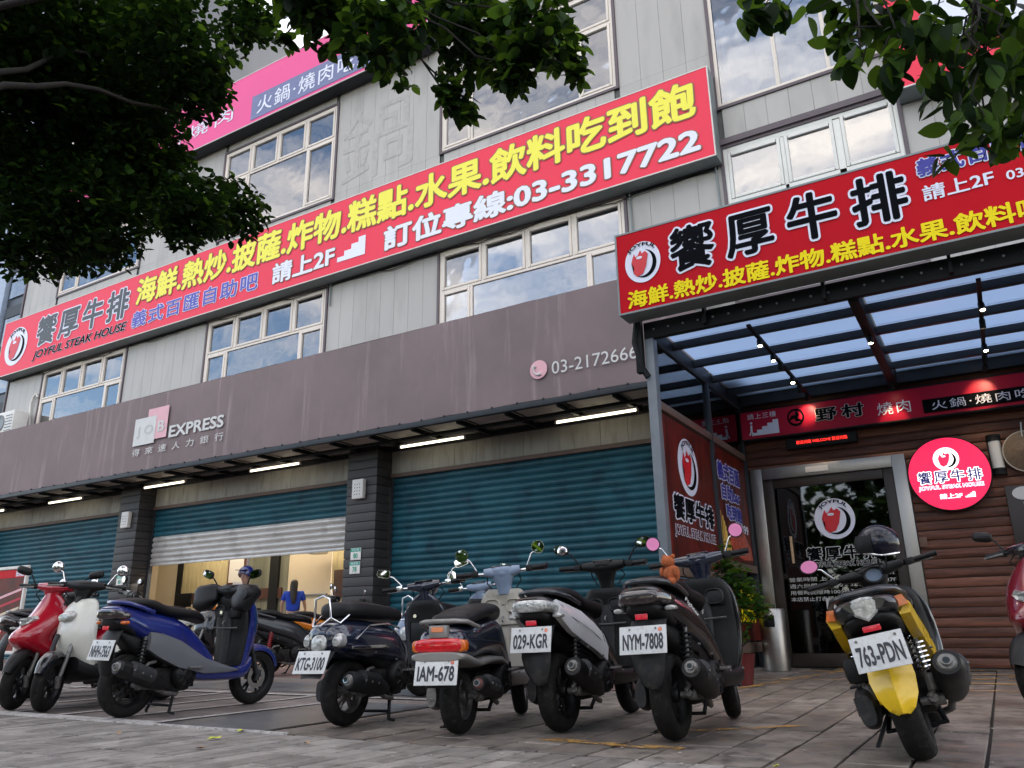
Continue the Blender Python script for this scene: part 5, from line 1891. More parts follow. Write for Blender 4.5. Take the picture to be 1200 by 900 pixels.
    if classic:
        r = []
        for x, z, w in ((-.30, .53, .10), (-.37, .47, .11), (-.42, .40, .10), (-.45, .34, .085)):
            r.append([(x, -w, z - .01), (x - .022, 0, z - .004), (x, w, z - .01), (x + .01, w, z), (x - .010, 0, z + .006), (x + .01, -w, z)])
        b.loft(r, True)
        b.obj('rear_fender', M['plastic_g'], t, 40)
    elif style == 'naked':
        r = []
        for x, z, w in ((-.15, .485, .068), (-.22, .44, .086), (-.27, .37, .090), (-.292, .30, .078), (-.298, .245, .050), (-.295, .222, .022)):
            r.append([(x + .03, -w, z - .008), (x + .004, -w * .55, z), (x - .016, 0, z + .002), (x + .004, w * .55, z), (x + .03, w, z - .008), (x + .04, w * .9, z - .006), (x + .010, 0, z - .004), (x + .04, -w * .9, z - .006)])
        b.loft(r, True)
        b.tube([(-.10, .075, R_ + .24), (-.04, .085, R_ + .10), (.0, .09, R_ + .02)], [.014, .012, .012], 6)
        b.obj('rear_fender', P['yellow'], t, 25)
        b = MB()
        r = []
        for x, z, w in ((-.26, .68, .10), (-.36, .62, .085), (-.42, .55, .08), (-.44, .48, .06)):
            r.append([(x, -w, z - .01), (x - .014, 0, z - .004), (x, w, z - .01), (x + .02, w, z), (x + .02, 0, z + .006), (x + .02, -w, z)])
        b.loft(r, True)
        b.obj('plate_bracket', M['plastic'], t, 30)
    else:
        r = []
        sh_ = ((-.28, .68, .10), (-.36, .62, .105), (-.405, .54, .10), (-.42, .46, .098), (-.41, .38, .082), (-.385, .31, .05), (-.37, .285, .02)) if not old else ((-.30, .60, .11), (-.39, .54, .11), (-.415, .47, .105), (-.41, .41, .09))
        for x, z, w in sh_:
            r.append([(x + .025, -w, z - .006), (x - .002, -w * .72, z), (x - .018, 0, z + .002), (x - .002, w * .72, z), (x + .025, w, z - .006), (x + .035, w * .95, z), (x + .012, 0, z), (x + .035, -w * .95, z)])
        b.loft(r, True)
        b.obj('rear_fender', M[mudflap], t, 40)
    box('reflector', M['reflector'], t, pxv - .0 , pxv + .014, -.035, .035, (.645 if not old else .575), (.675 if not old else .59), .003) if not classic else None
    if plate:
        plate_obj(t, plate, (pxv - .014, 0, pzv), 14 if not classic else 22, w=.27 if style != 'naked' else .205, h=.15, sticker=(style in ('old', 'sport')))
        box('plate_backing', M['plastic_g'], t, pxv + .006, pxv + .02, -.09, .09, pzv - .05, pzv + .01, .004)
    # ---- headlamp face
    if style == 'nose':
        b = MB()
        r = []
        for x, sc in ((1.285, .55), (1.275, .85), (1.23, 1.0), (1.18, 1.0)):
            r.append([(x - abs(y) * .6, y * sc, .735 + z * sc) for y, z in ((0, -.04), (.06, -.02), (.10, .02), (.07, .05), (0, .035), (-.07, .05), (-.10, .02), (-.06, -.02))])
        b.loft(r, True); b.obj('headlight', M['lens_clear'], t, 30)
    else:
        b = MB()
        loft_x(b, [(1.10, .78, .09, .045), (1.135, .775, .085, .04), (1.155, .77, .06, .028)] if style != 'classic' else [(hx + .06, hz, .07, .07), (hx + .10, hz, .065, .065), (hx + .115, hz, .045, .045)], 2.4)
        b.obj('headlight', M['lens_clear'], t, 40)
    # ---- stands
    b = MB()
    if stand == 'side':
        b.tube([(.42, .10, .20), (.36, .22, .02), (.33, .235, .008)], [.012, .010, .012], 8)
        b.box(.30, .37, .22, .26, .0, .010, .003)
    for s in (-1, 1):
        if stand == 'centre':
            b.tube([(.36, s * .10, .20), (.30, s * .14, .02)], .012, 8)
            b.tube([(.30, s * .14, .02), (.33, s * .17, .010)], .010, 8)
        else:
            b.tube([(.36, s * .10, .20), (.20, s * .12, .12)], .012, 8)
    b.tube([(.30 if stand == 'centre' else .20, -.13, .07 if stand == 'centre' else .12), (.30 if stand == 'centre' else .20, .13, .07 if stand == 'centre' else .12)], .010, 8)
    b.obj('stand', M['black'], t, 50)
    if extra: extra(t, sm, hx, hz)
    # panel seams, bolts and small print
    if not classic:
        b = MB()
        for s in (-1, 1):
            b.tube([(-.20, s * .168, .70), (-.02, s * .182, .655), (.16, s * .186, .60), (.34, s * .180, .53)], .0022, 4)
            b.tube([(.30, s * .180, .66), (.34, s * .182, .58), (.40, s * .176, .50)], .0022, 4)
        tag(b.obj('panel_seam', M['shutter_gap'], t), kind='stuff')
    b = MB()
    for s in (-1, 1):
        for x_, z_ in ((.10, .50), (.34, .44), (.60, .33), (.92, .33)):
            b.tube([(x_, s * (.165 if x_ < .5 else .200), z_), (x_, s * (.178 if x_ < .5 else .212), z_)], .007, 8)
    tag(b.obj('side_bolts', M['alloy'], t), kind='stuff')
    # proportions of this machine: tail length, body height, tail drop
    keep = {'rear_wheel', 'front_wheel', 'exhaust', 'engine', 'front_fork', 'front_fender', 'stand', 'swing_arm'}
    def walk(o, off):
        for c in o.children:
            st_ = c.name.split('.')[0]
            if o is t and (st_ in keep or (style == 'naked' and st_ == 'rear_fender')):
                continue
            of = off + c.location
            if c.type == 'EMPTY' and c.location.length > .01:
                c.location = fix(c.location)
                continue
            if c.type == 'MESH':
                for v in c.data.vertices:
                    v.co = fix(v.co)
            walk(c, of)
    def fix(p):
        x, y, z = p
        if z > R_:
            z = R_ + (z - R_) * zs
        if drop and x < .35 and z > .3:
            z -= drop * min(1, (.35 - x) / .45)
        if x < 0:
            x *= xt
        return Vector((x, y, z))
    walk(t, Vector((0, 0, 0)))
    return t

def muffs(t, sm, hx, hz):
    for s in (-1, 1):
        b = MB()
        r = []
        for k, (y, rx_, rz_, dz) in enumerate(((.15, .03, .035, 0), (.18, .065, .055, .0), (.24, .085, .075, -.01), (.32, .09, .075, -.02), (.37, .075, .06, -.03), (.385, .03, .03, -.03))):
            ring = []
            for j in range(20):
                a = 2 * PI * j / 20
                ca, sa = sup(a, 2.6)
                wob = 1 + .06 * math.sin(3 * a + k * 1.7 + s)
                ring.append((hx - .02 + rx_ * ca * wob - .04 * (k / 5) - (.05 * sa if sa < 0 else 0) * -1, s * (y - (.03 if sa < -.3 else 0)), hz + dz + rz_ * sa * wob * (2.1 if sa < 0 else 1)))
            r.append(ring)
        b.loft(r, True); b.xf(sm)
        b.obj('hand_muff', M['seat'], t, 50)

def toy(t, sm, hx, hz):
    pass

# the front row, from left to right
make_scooter('scooter', 'deep blue scooter with grey flash, black hand muffs and dark smoked tail light', (-5.95, 4.10), 91, 1, -4, 'maxi', 'blue', 'blue', 'plastic', 'NHH-7563', 'edge', hscale=.93, tail='smoke', rim='rim_b', stand='centre', extra=muffs, skirt='blue', R_=.235, hb='plastic', pz=.50, xt=.56)
make_scooter('scooter', 'gloss black retro scooter with chrome rack and number plate KTG-3100', (-3.93, 4.36), 92, -1, 18, 'classic', 'navy', 'navy', 'plastic', 'KTG-3100', 'rect', 'chrome', tail='clear', rim='rim', stand='centre', hb='navy', exh='black', R_=.215, zs=.88, xt=.78, pz=.445)
make_scooter('scooter', 'old navy scooter with wide red tail light, silver bumper and number plate IAM-678', (-2.97, 4.33), 103, -1, 14, 'old', 'navy', 'beige', 'beige', 'IAM-678', 'round', 'chrome', rim='rim', stand='side', hb='ltblue', skirt='silver', R_=.215, WB=1.22, zs=.96, drop=.12, xt=.80, pz=.505)
make_scooter('scooter', 'black and white sport scooter with clear tail light and number plate 029-KGR', (-2.45, 4.68), 93, -2, 2, 'sport', 'black', 'dgrey', 'plastic', '029-KGR', 'oval', tail='clear', rim='rim_b', stand='side', side2='whitep', mudflap='plastic_g', zs=.95, hscale=1.04, pz=.56)
sc_toy = make_scooter('scooter', 'black scooter with pink mirror faces, orange plush toy and number plate NYM-7808', (-1.69, 4.60), 92, -3, 12, 'sport', 'black', 'black', 'plastic', 'NYM-7808', 'round', 'black', 'mirror_pink', tail='smoke', rim='rim_b', stand='side', mudflap='plastic_g', R_=.235, hb='navy')
def side_print(t, txt, m, x0, x1, z, h, y=-.192, tilt=-14):
    pl_ = Plane((x0, y, z), (math.cos(R(tilt)), 0, math.sin(R(tilt))), (-math.sin(R(tilt)), 0, math.cos(R(tilt))), (0, -1, 0))
    letters(txt, pl_, 0, x1 - x0, 0, h, M[m], t, .02, shear=.25, d=.001, name='side_lettering')
side_print(sc_toy, 'Fighter', 'ink_pale', -.10, .16, .735, .035, -.178, -22)
def badge(t, sm, hx, hz):
    b = MB(); b.lathe([(.001, .0), (.05, .0), (.056, -.012), (.056, -.03)], 24, 'x', (hx - .10, 0, hz - .02)); b.xf(sm)
    b.obj('round_gauge', P['dgrey'], t, 40)
    b = MB(); b.tube([(hx - .104, 0, hz - .02), (hx - .101, 0, hz - .02)], .042, 20); b.xf(sm)
    b.obj('gauge_face', P['ltblue'], t, 40)
sc_y = make_scooter('scooter', 'yellow and black sport scooter leaning left with number plate 763-PDN', (-.42, 4.42), 93, -12, 10, 'naked', 'black', 'black', 'plastic', '763-PDN', 'round', 'black', 'mirror_pink', tail='clear', rim='rim_b', stand='side', side2='yellow', pz=.54, exh='plastic', fender='yellow', zs=.81, extra=badge)
sc_y.scale = (1.06, 1.12, 1.03)
# nose out on the left
make_scooter('scooter', 'candy red scooter with pointed nose, parked nose out', (-7.70, 5.37), -81, 7, 30, 'nose', 'red', 'red', 'plastic', None, 'edge', rim='rim_b', hb='red', stand='side', R_=.225)
make_scooter('scooter', 'ivory white scooter with smooth rounded front, parked nose out', (-7.24, 5.38), -81, 7, 30, 'sport', 'white', 'white', 'plastic', None, 'round', 'chrome', rim='rim_b', hb='plastic', fender='black', stand='side', R_=.225)
sc_gp = make_scooter('scooter', 'black scooter with blue side lettering at the far left end of the row', (-8.75, 4.9), 80, 3, -10, 'sport', 'dgrey', 'dgrey', 'plastic', None, 'oval', tail='smoke')
make_scooter('scooter', 'black scooter half hidden behind the candy red one', (-9.3, 6.6), -95, 3, 10, 'sport', 'black', 'black', 'plastic', None, 'round', 'chrome')
# second row and beyond
make_scooter('scooter', 'dark grey scooter with red rear spring parked below the raised shutter', (-9.05, 8.35), 62, 2, -14, 'redshock', 'dgrey', 'dgrey', 'plastic', '807-PKS', 'round', 'chrome', tail='clear', rim='rim_b', skirt='plastic')
make_scooter('scooter', 'orange scooter behind the dark grey one by the pillar', (-10.25, 10.3), 55, 2, 0, 'sport', 'orange', 'orange', 'plastic', None, 'round', 'chrome', tail='clear')
make_scooter('scooter', 'pale blue retro scooter with chrome handlebar behind the navy one', (-4.95, 6.55), 88, 2, 25, 'classic', 'ltblue', 'ltblue', 'plastic', None, 'round', 'chrome', hb='ltblue')
make_scooter('scooter', 'dark red scooter with black mirror at the right edge, parked nose out', (.62, 7.35), -112, 2, -8, 'nose', 'dkred', 'dkred', 'plastic', None, 'edge', rim='rim', hb='black')
make_scooter('scooter', 'black scooter ridden by the helmeted person before the open shop', (-11.30, 9.95), -82, 0, 0, 'sport', 'black', 'black', 'plastic', None, 'round', 'chrome')

for c in list(sc_y.children):                 # the right mirror is missing: the helmet hangs there
    if c.name.startswith('mirror') and any(v.co.y < -.1 for g_ in c.children for v in g_.data.vertices):
        for g_ in list(c.children): bpy.data.objects.remove(g_)
        bpy.data.objects.remove(c)
M['ink_cyan'] = mat('bright_blue_decal', (.02, .22, .60), .4, 0, .02)
side_print(sc_gp, '125', 'ink_cyan', .02, .20, .60, .055, -.196, -18)
side_print(sc_gp, 'GP', 'ink_pale', -.12, .0, .65, .05, -.190, -18)
# ================================================================== trees
def leaf_mat(name, col, tr):
    m = mat(name, col, .55, 0, .45, 2.2, spec=.12)
    b = m.node_tree.nodes['Principled BSDF']
    n, l = m.node_tree.nodes, m.node_tree.links
    t = n.new('ShaderNodeBsdfTranslucent')
    t.inputs[0].default_value = (*tr, 1)
    a = n.new('ShaderNodeMixShader')
    a.inputs[0].default_value = .30
    l.new(b.outputs[0], a.inputs[1])
    l.new(t.outputs[0], a.inputs[2])
    l.new(a.outputs[0], n['Material Output'].inputs[0])
    return m
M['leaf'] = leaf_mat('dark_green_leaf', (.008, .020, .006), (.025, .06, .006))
M['leaf2'] = leaf_mat('fresh_green_leaf', (.026, .062, .010), (.14, .26, .02))
M['bark'] = mat('grey_brown_bark', (.016, .013, .010), .9, 0, .35, 5, .8, 30, stretch=(3, 3, .6))

def leaves(clumps, n, size, seed, droop=.5, share2=.3, fine=False):
    rnd_ = random.Random(seed)
    A, B = MB(), MB()
    tot = sum(c[3] ** 2 for c in clumps)
    for cx, cy, cz, cr_ in clumps:
        k = int(n * cr_ ** 2 / tot)
        for _ in range(k):
            v = Vector((rnd_.gauss(0, 1), rnd_.gauss(0, 1), rnd_.gauss(0, 1))).normalized() * cr_ * rnd_.random() ** .42
            # sub clusters leave gaps
            if noise.noise((Vector((cx, cy, cz)) + v) * (1.9 / max(size * 9, .3))) < -.30:
                continue
            p = Vector((cx, cy, cz)) + v
            s = size * rnd_.uniform(.65, 1.2)
            az = rnd_.uniform(0, 2 * PI)
            el = -rnd_.uniform(0, 1.3) * droop * 1.4 + rnd_.uniform(-.3, .4)
            d = Vector((math.cos(az) * math.cos(el), math.sin(az) * math.cos(el), math.sin(el)))
            side = d.cross(Vector((0, 0, 1))).normalized()
            side = (side + Vector((0, 0, rnd_.uniform(-.8, .8)))).normalized()
            up = side.cross(d).normalized()
            w = s * rnd_.uniform(.27, .36)
            f = w * rnd_.uniform(.05, .4)
            c_ = s * rnd_.uniform(-.05, .07)
            m0, m1, m2 = p, p + d * s * .35 + up * c_ * .4, p + d * s * .72 + up * c_ * .3
            tip = p + d * s - up * c_
            if fine:
                prof = (0, .62, .92, 1.0, .88, .60, .24, 0)
                ts = (0, .12, .26, .42, .60, .78, .92, 1)
                mid = [p + d * s * t_ + up * (c_ * (t_ - 1.6 * t_ * t_) * 1.6) for t_ in ts]
                ra = [m_ + side * w * k_ + up * f * k_ for m_, k_ in zip(mid, prof)]
                rb = [m_ - side * w * k_ + up * f * k_ for m_, k_ in zip(mid, prof)]
                q = mid + ra[1:-1] + rb[1:-1]
                fs = [(0, 1, 8), (0, 14, 1), (6, 7, 13), (6, 19, 7)]
                for i_ in range(1, 6):
                    fs += [(i_, i_ + 1, 8 + i_, 7 + i_), (i_ + 1, i_, 13 + i_, 14 + i_)]
                (B if rnd_.random() < share2 else A).add(q, fs)
                continue
            q = [m0, m1 + side * w + up * f, m2 + side * w * .78 + up * f, tip, m2 - side * w * .78 + up * f, m1 - side * w + up * f, m1, m2]
            (B if rnd_.random() < share2 else A).add(q, [(0, 6, 1), (6, 7, 2, 1), (7, 3, 2), (0, 5, 6), (6, 5, 4, 7), (7, 4, 3)])
    return A, B

def raw_obj(b, name, m, parent):
    me = bpy.data.meshes.new(name)
    me.from_pydata(b.v, [], b.f)
    me.materials.append(m)
    me.shade_smooth()
    o = bpy.data.objects.new(name, me)
    COL.objects.link(o)
    o.parent = parent
    return o

def limb(pts, r0, r1, seed=0):
    rnd_ = random.Random(seed)
    P_ = []
    pts = [Vector(p) for p in pts]
    for i in range(len(pts) - 1):
        for j in range(5):
            t_ = j / 5
            q = pts[i].lerp(pts[i + 1], t_)
            P_.append(q + Vector((rnd_.uniform(-1, 1), rnd_.uniform(-1, 1), rnd_.uniform(-1, 1))) * .035)
    P_.append(pts[-1])
    n = len(P_)
    return P_, [r0 + (r1 - r0) * (i / (n - 1)) ** .8 for i in range(n)]

L = [(-7.11, 3.09, 5.98, 0.739), (-6.93, 3.63, 6.29, 0.956), (-5.55, 3.50, 5.75, 0.56), (-7.44, 3.55, 5.33, 0.944), (-6.70, 3.80, 5.27, 0.68), (-5.55, 3.75, 5.42, 0.34), (-5.72, 4.4, 6.62, 0.32), (-7.16, 3.39, 4.3, 0.557), (-6.64, 3.64, 4.35, 0.555), (-6.82, 4.3, 5.07, 0.53), (-5.62, 3.96, 4.30, 0.34), (-5.78, 4.51, 4.56, 0.316), (-7.5, 3.92, 4.31, 0.258), (-5.67, 3.91, 4.06, 0.227), (-7.17, 3.23, 3.93, 0.154), (-7.32, 4.24, 4.45, 0.195),
     (-7.6, 2.2, 5.6, 1.1), (-6.2, 1.6, 6.4, 1.1), (-8.6, 3.0, 5.4, .9)]
Cc = [(-3.14, 2.78, 4.45, 0.20), (-3.08, 3.08, 4.41, 0.251), (-2.51, 2.85, 3.91, 0.246), (-2.59, 3.35, 4.26, 0.303), (-2.24, 3.42, 4.22, 0.296), (-1.81, 3.31, 3.93, 0.248), (-1.89, 3.92, 4.26, 0.158), (-2.34, 3.29, 3.7, 0.113), (-2.28, 3.35, 3.59, 0.072), (-2.78, 3.42, 4.22, 0.198), (-1.94, 3.32, 3.73, 0.139), (-3.42, 2.9, 4.3, 0.06), (-1.9, 3.31, 3.64, 0.079), (-1.81, 3.94, 4.06, 0.067),
      (-2.5, 2.2, 4.6, .35)]
Rt = [(-0.45, 2.58, 2.84, 0.071), (-0.38, 2.86, 3.04, 0.063), (-0.24, 2.37, 2.57, 0.034), (-0.12, 2.96, 2.99, 0.104), (-0.18, 2.85, 2.77, 0.066), (-0.16, 2.52, 2.43, 0.035), (-0.01, 3.17, 3.01, 0.144), (-0.02, 2.77, 2.53, 0.08), (0.11, 2.8, 2.63, 0.138), (0.33, 3.38, 3.01, 0.18), (0.31, 2.82, 2.41, 0.146), (0.18, 3.1, 2.61, 0.132), (0.34, 3.41, 2.56, 0.139), (0.15, 2.74, 2.19, 0.086), (0.12, 3.36, 2.45, 0.049), (0.21, 3.18, 2.32, 0.059), (-0.12, 2.57, 2.48, 0.041), (0.41, 3.59, 2.6, 0.108),
      (.7, 2.9, 2.9, .35), (.6, 2.6, 3.5, .45), (1.3, 2.4, 3.4, .6)]
tA = thing('street_tree', 'dense dark tree whose heavy crown fills the upper left, its trunk out of view', 'tree')
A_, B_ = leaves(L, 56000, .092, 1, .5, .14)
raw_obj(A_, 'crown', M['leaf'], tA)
raw_obj(B_, 'crown', M['leaf2'], tA)
b = MB()
pts, rs = limb([(-5.7, .4, 0), (-5.8, .5, 1.6), (-5.7, .9, 3.1), (-6.0, 1.8, 4.2)], .17, .11, 1)
b.tube(pts, rs, 10)
b.obj('trunk', M['bark'], tA, 60)
for k, pp in enumerate(([(-5.7, .9, 3.1), (-6.8, 2.2, 4.3), (-7.4, 3.2, 4.9), (-7.0, 4.0, 5.0)], [(-6.0, 1.8, 4.2), (-6.0, 2.9, 5.0), (-5.6, 4.0, 5.2)], [(-6.0, 1.8, 4.2), (-6.6, 3.0, 5.6), (-6.4, 3.9, 6.4)], [(-7.4, 3.2, 4.9), (-7.3, 3.7, 4.5), (-7.3, 4.1, 4.4)], [(-5.7, .9, 3.1), (-4.6, 1.8, 4.3), (-3.6, 2.5, 4.8), (-2.9, 2.9, 4.6), (-2.3, 3.3, 4.35)])):
    pts, rs = limb(pp, .038 if k < 3 else .028, .010, k + 5)
    b = MB(); b.tube(pts, rs, 8); b.obj('limb', M['bark'], tA, 60)
# the limb over the road front carries the middle leaves
A_, B_ = leaves(Cc, 3600, .102, 2, .75, .45, True)
raw_obj(A_, 'crown', M['leaf'], tA)
raw_obj(B_, 'crown', M['leaf2'], tA)
for k, (x, y, z, r_) in enumerate(Cc):
    b = MB()
    pts, rs = limb([(-2.9, 2.9, 4.6), (x, y, z + r_ * .3), (x + .02, y, z - r_ * .6)], .009, .003, k)
    b.tube(pts, rs, 5); o = b.obj('twig', M['bark'], tA)
tB = thing('street_tree', 'near tree with large drooping leaves at the upper right, its trunk out of view', 'tree')
A_, B_ = leaves(Rt, 3000, .098, 5, .95, .5, True)
raw_obj(A_, 'crown', M['leaf'], tB)
raw_obj(B_, 'crown', M['leaf2'], tB)
b = MB()
pts, rs = limb([(2.7, 1.3, 0), (2.6, 1.35, 1.5), (2.4, 1.6, 2.8), (2.2, 1.9, 4.0)], .14, .08, 3)
b.tube(pts, rs, 10); b.obj('trunk', M['bark'], tB, 60)
for k, pp in enumerate(([(2.4, 1.6, 2.8), (1.5, 2.4, 3.3), (.8, 2.9, 3.2), (.3, 3.1, 3.0)], [(2.2, 1.9, 4.0), (1.0, 2.3, 4.0), (.0, 2.7, 3.35), (-.45, 2.7, 3.0)])):
    pts, rs = limb(pp, .045, .008, k + 15)
    b = MB(); b.tube(pts, rs, 8); b.obj('limb', M['bark'], tB, 60)
for k, (x, y, z, r_) in enumerate(Rt[:18]):
    b = MB()
    st_ = (.3, 3.1, 3.0) if x > 0 else (0, 2.7, 3.3)
    pts, rs = limb([st_, ((x + st_[0]) / 2, y, z + r_ + .05), (x, y, z - r_ * .7)], .006, .002, k + 40)
    b.tube(pts, rs, 5); b.obj('twig', M['bark'], tB)

# trees over the road, behind the camera: one mass
rnd_ = random.Random(9)
cl = [(x + rnd_.uniform(-1, 1), -19 + rnd_.uniform(-1.5, 1.5), 3.4 + 2.4 * rnd_.random(), 2.6 + rnd_.random()) for x in range(-52, 44, 3)] + [(x + rnd_.uniform(-1, 1), -19, 1.4, 1.9) for x in range(-52, 44, 3)]
A_, B_ = leaves(cl, 26000, .75, 11, .4, .3)
for q in (A_, B_):
    o = raw_obj(q, 'far_tree_row', M['leaf' if q is A_ else 'leaf2'], None)
    tag(o, 'row of street trees across the road', 'trees', kind='stuff')

# ------------------------------------------------------------------ potted plant and red tube by the side screen
pt = thing('potted_plant', 'leafy green potted shrub between the scooter with the plush toy and the glazed screen', 'plant', (-2.42, 8.55, gz(8.55)))
b = MB(); b.lathe([(.001, 0), (.13, 0), (.17, .28), (.18, .30), (.16, .30), (.15, .27), (.001, .27)], 24, 'z'); b.obj('pot', mat('dark_red_pot', (.10, .01, .012), .4), pt, 35)
pc_ = [(0, 0, 1.05, .20), (.10, .15, .92, .19), (-.12, -.05, .98, .18), (.17, .0, .80, .18), (-.04, .0, 1.22, .12), (-.05, 0, 1.36, .06), (.24, .2, .72, .12), (-.1, .05, .72, .15), (.02, 0, .52, .12)]
M['leaf3'] = leaf_mat('bright_green_leaf', (.03, .09, .015), (.10, .22, .02))
A_, B_ = leaves(pc_, 1100, .075, 21, .1, .5)
raw_obj(A_, 'foliage', M['leaf3'], pt)
raw_obj(B_, 'foliage', M['leaf2'], pt)
b = MB()
for x, y, z, r_ in pc_:
    pts, rs = limb([(0, 0, .28), (x * .5, y * .5, z * .6 + .1), (x, y, z + r_ * .5)], .010, .004, int(z * 100))
    b.tube(pts, rs, 5)
b.obj('stem', M['bark'], pt, 60)
rt_ = thing('bollard', 'worn red steel tube with peeling paint standing on the paving behind the parked scooter', 'bollard', (-2.25, 7.56, gz(7.56)))
b = MB(); b.lathe([(.001, 0), (.085, 0), (.085, .012), (.045, .015), (.045, .86), (.038, .875), (.001, .88)], 20, 'z'); b.obj('tube', mat('peeling_red_paint', (.42, .012, .02), .4, 0, .15, 6, dirt=(.55, .45, .42), dirt_amt=.7), rt_, 35)
b = MB(); b.lathe([(.050, .40), (.050, .43)], 20, 'z'); b.obj('band', M['ink_pale'], rt_)

# ------------------------------------------------------------------ helmet and plush toy
hm = thing('helmet', 'glossy black open face helmet with a pale rim resting on the yellow scooter handlebar', 'helmet', (-.57, 5.18, 1.06), (R(-6), R(8), R(200)))
hm.scale = (.84, .84, .84)
b = MB()
rings = []
for i in range(15):
    t_ = PI * .02 + PI * .66 * i / 14
    ring = []
    for k in range(32):
        a = 2 * PI * k / 32
        front_ = max(0, math.cos(a))
        tt = t_ * (1 - .22 * front_ ** 2)
        ring.append((.145 * math.sin(tt) * math.cos(a), .125 * math.sin(tt) * math.sin(a), .135 * math.cos(tt)))
    rings.append(ring)
b.loft(rings, True)
b.obj('shell', mat('glossy_black_helmet', (.004, .005, .012), .22, 0, .05, 5, coat=.35, spec=.3), hm, 60)
b = MB(); b.tube([tuple(Vector(p) * 1.01) for p in rings[-1]] + [tuple(Vector(rings[-1][0]) * 1.01)], .007, 6); b.obj('rim_trim', M['chrome'], hm, 60)
b = MB()
vz = []
for i in range(7):
    t_ = R(58) + R(48) * i / 6
    vz.append([(.158 * math.sin(t_) * math.cos(a), .138 * math.sin(t_) * math.sin(a), .145 * math.cos(t_)) for a in [R(-62) + R(124) * k / 12 for k in range(13)]])
b.add([p for r_ in vz for p in r_], [(i * 13 + k, i * 13 + k + 1, (i + 1) * 13 + k + 1, (i + 1) * 13 + k) for i in range(6) for k in range(12)])
b.obj('visor', M['black'], hm, 60)
b = MB(); b.tube([(0, .11, -.07), (.01, .09, -.16), (.03, .02, -.20), (.01, -.08, -.16), (0, -.11, -.07)], .006, 5, flat=.4); b.obj('chin_strap', M['black'], hm)

ty = thing('plush_toy', 'small orange brown plush toy sitting on the tail of the scooter numbered NYM-7808', 'toy', (-1.60, 4.47, .90), (0, 0, R(-20)))
M['fur'] = mat('orange_brown_plush', (.42, .11, .035), .95, 0, .3, 30, 1.0, 160)
b = MB()
b.ball((0, 0, .0), (.050, .045, .055), 14, 10)
b.ball((-.015, -.01, .070), (.042, .038, .036), 14, 10)
for s in (-1, 1):
    b.ball((-.015 + s * .032, 0, .100), (.014, .012, .014), 8, 6)
    b.ball((s * .05, -.02, .012), (.018, .018, .032), 8, 6)
    b.ball((s * .03, -.04, -.04), (.022, .03, .02), 8, 6)
b.obj('body', M['fur'], ty, 80)

# ------------------------------------------------------------------ people
M['skin'] = mat('skin', (.42, .24, .17), .5, 0, .06, 20)
M['hair'] = mat('black_hair', (.012, .009, .008), .45, 0, .3, 30, .4, 200, stretch=(6, 6, .5))
M['tee'] = mat('royal_blue_shirt', (.01, .05, .42), .8, 0, .15, 6, .4, 20)
M['pants'] = mat('black_trousers', (.012, .012, .015), .85, 0, .2, 6)
M['jacket'] = mat('grey_rain_jacket', (.13, .145, .17), .6, 0, .2, 6, .5, 12)
M['shoe'] = mat('dark_shoe', (.03, .03, .03), .6)
def skinned(name, J, E, m, parent, lv=2):
    """J: name -> (x, y, z, radius); E: pairs"""
    keys = list(J)
    me = bpy.data.meshes.new(name)
    me.from_pydata([J[k][:3] for k in keys], [(keys.index(a), keys.index(c)) for a, c in E], [])
    o = bpy.data.objects.new(name, me)
    COL.objects.link(o)
    o.modifiers.new('s', 'SKIN')
    o.modifiers.new('v', 'SUBSURF').levels = lv
    o.modifiers['v'].render_levels = lv
    if not me.skin_vertices:
        bm = bmesh.new(); bm.from_mesh(me); bm.verts.layers.skin.verify(); bm.to_mesh(me); bm.free()
    for i, k in enumerate(keys):
        r_ = J[k][3]
        me.skin_vertices[0].data[i].radius = r_ if isinstance(r_, tuple) else (r_, r_)
    me.skin_vertices[0].data[0].use_root = True
    dg = bpy.context.evaluated_depsgraph_get()
    dg.update()
    m2 = bpy.data.meshes.new_from_object(o.evaluated_get(dg))
    m2.materials.clear(); m2.materials.append(m)
    m2.shade_smooth()
    bpy.data.objects.remove(o)
    o = bpy.data.objects.new(name, m2)
    COL.objects.link(o)
    o.parent = parent
    return o

def hand(J, E, w, d, side, pre):
    """palm and five unequal fingers from the wrist w along d"""
    w, d = Vector(w), Vector(d).normalized()
    s = Vector(side)
    c = w + d * .05
    J[pre + 'palm'] = (*c, (.032, .016))
    for i, (off, ln) in enumerate(((-.024, .062), (-.008, .074), (.008, .070), (.024, .056))):
        a = w + d * .088 + s * off
        e1 = a + d * ln * .55
        e2 = a + d * ln * .85 + d.cross(s) * ln * .35
        J[pre + 'a%d' % i] = (*a, .010)
        J[pre + 'b%d' % i] = (*e1, .008)
        J[pre + 'c%d' % i] = (*e2, .007)
        E += [(pre + 'palm', pre + 'a%d' % i), (pre + 'a%d' % i, pre + 'b%d' % i), (pre + 'b%d' % i, pre + 'c%d' % i)]
    a = w + d * .03 - s * .035
    J[pre + 't0'] = (*a, .011)
    J[pre + 't1'] = (*(a + d * .04 - s * .018), .009)
    E += [(pre + 'palm', pre + 't0'), (pre + 't0', pre + 't1')]

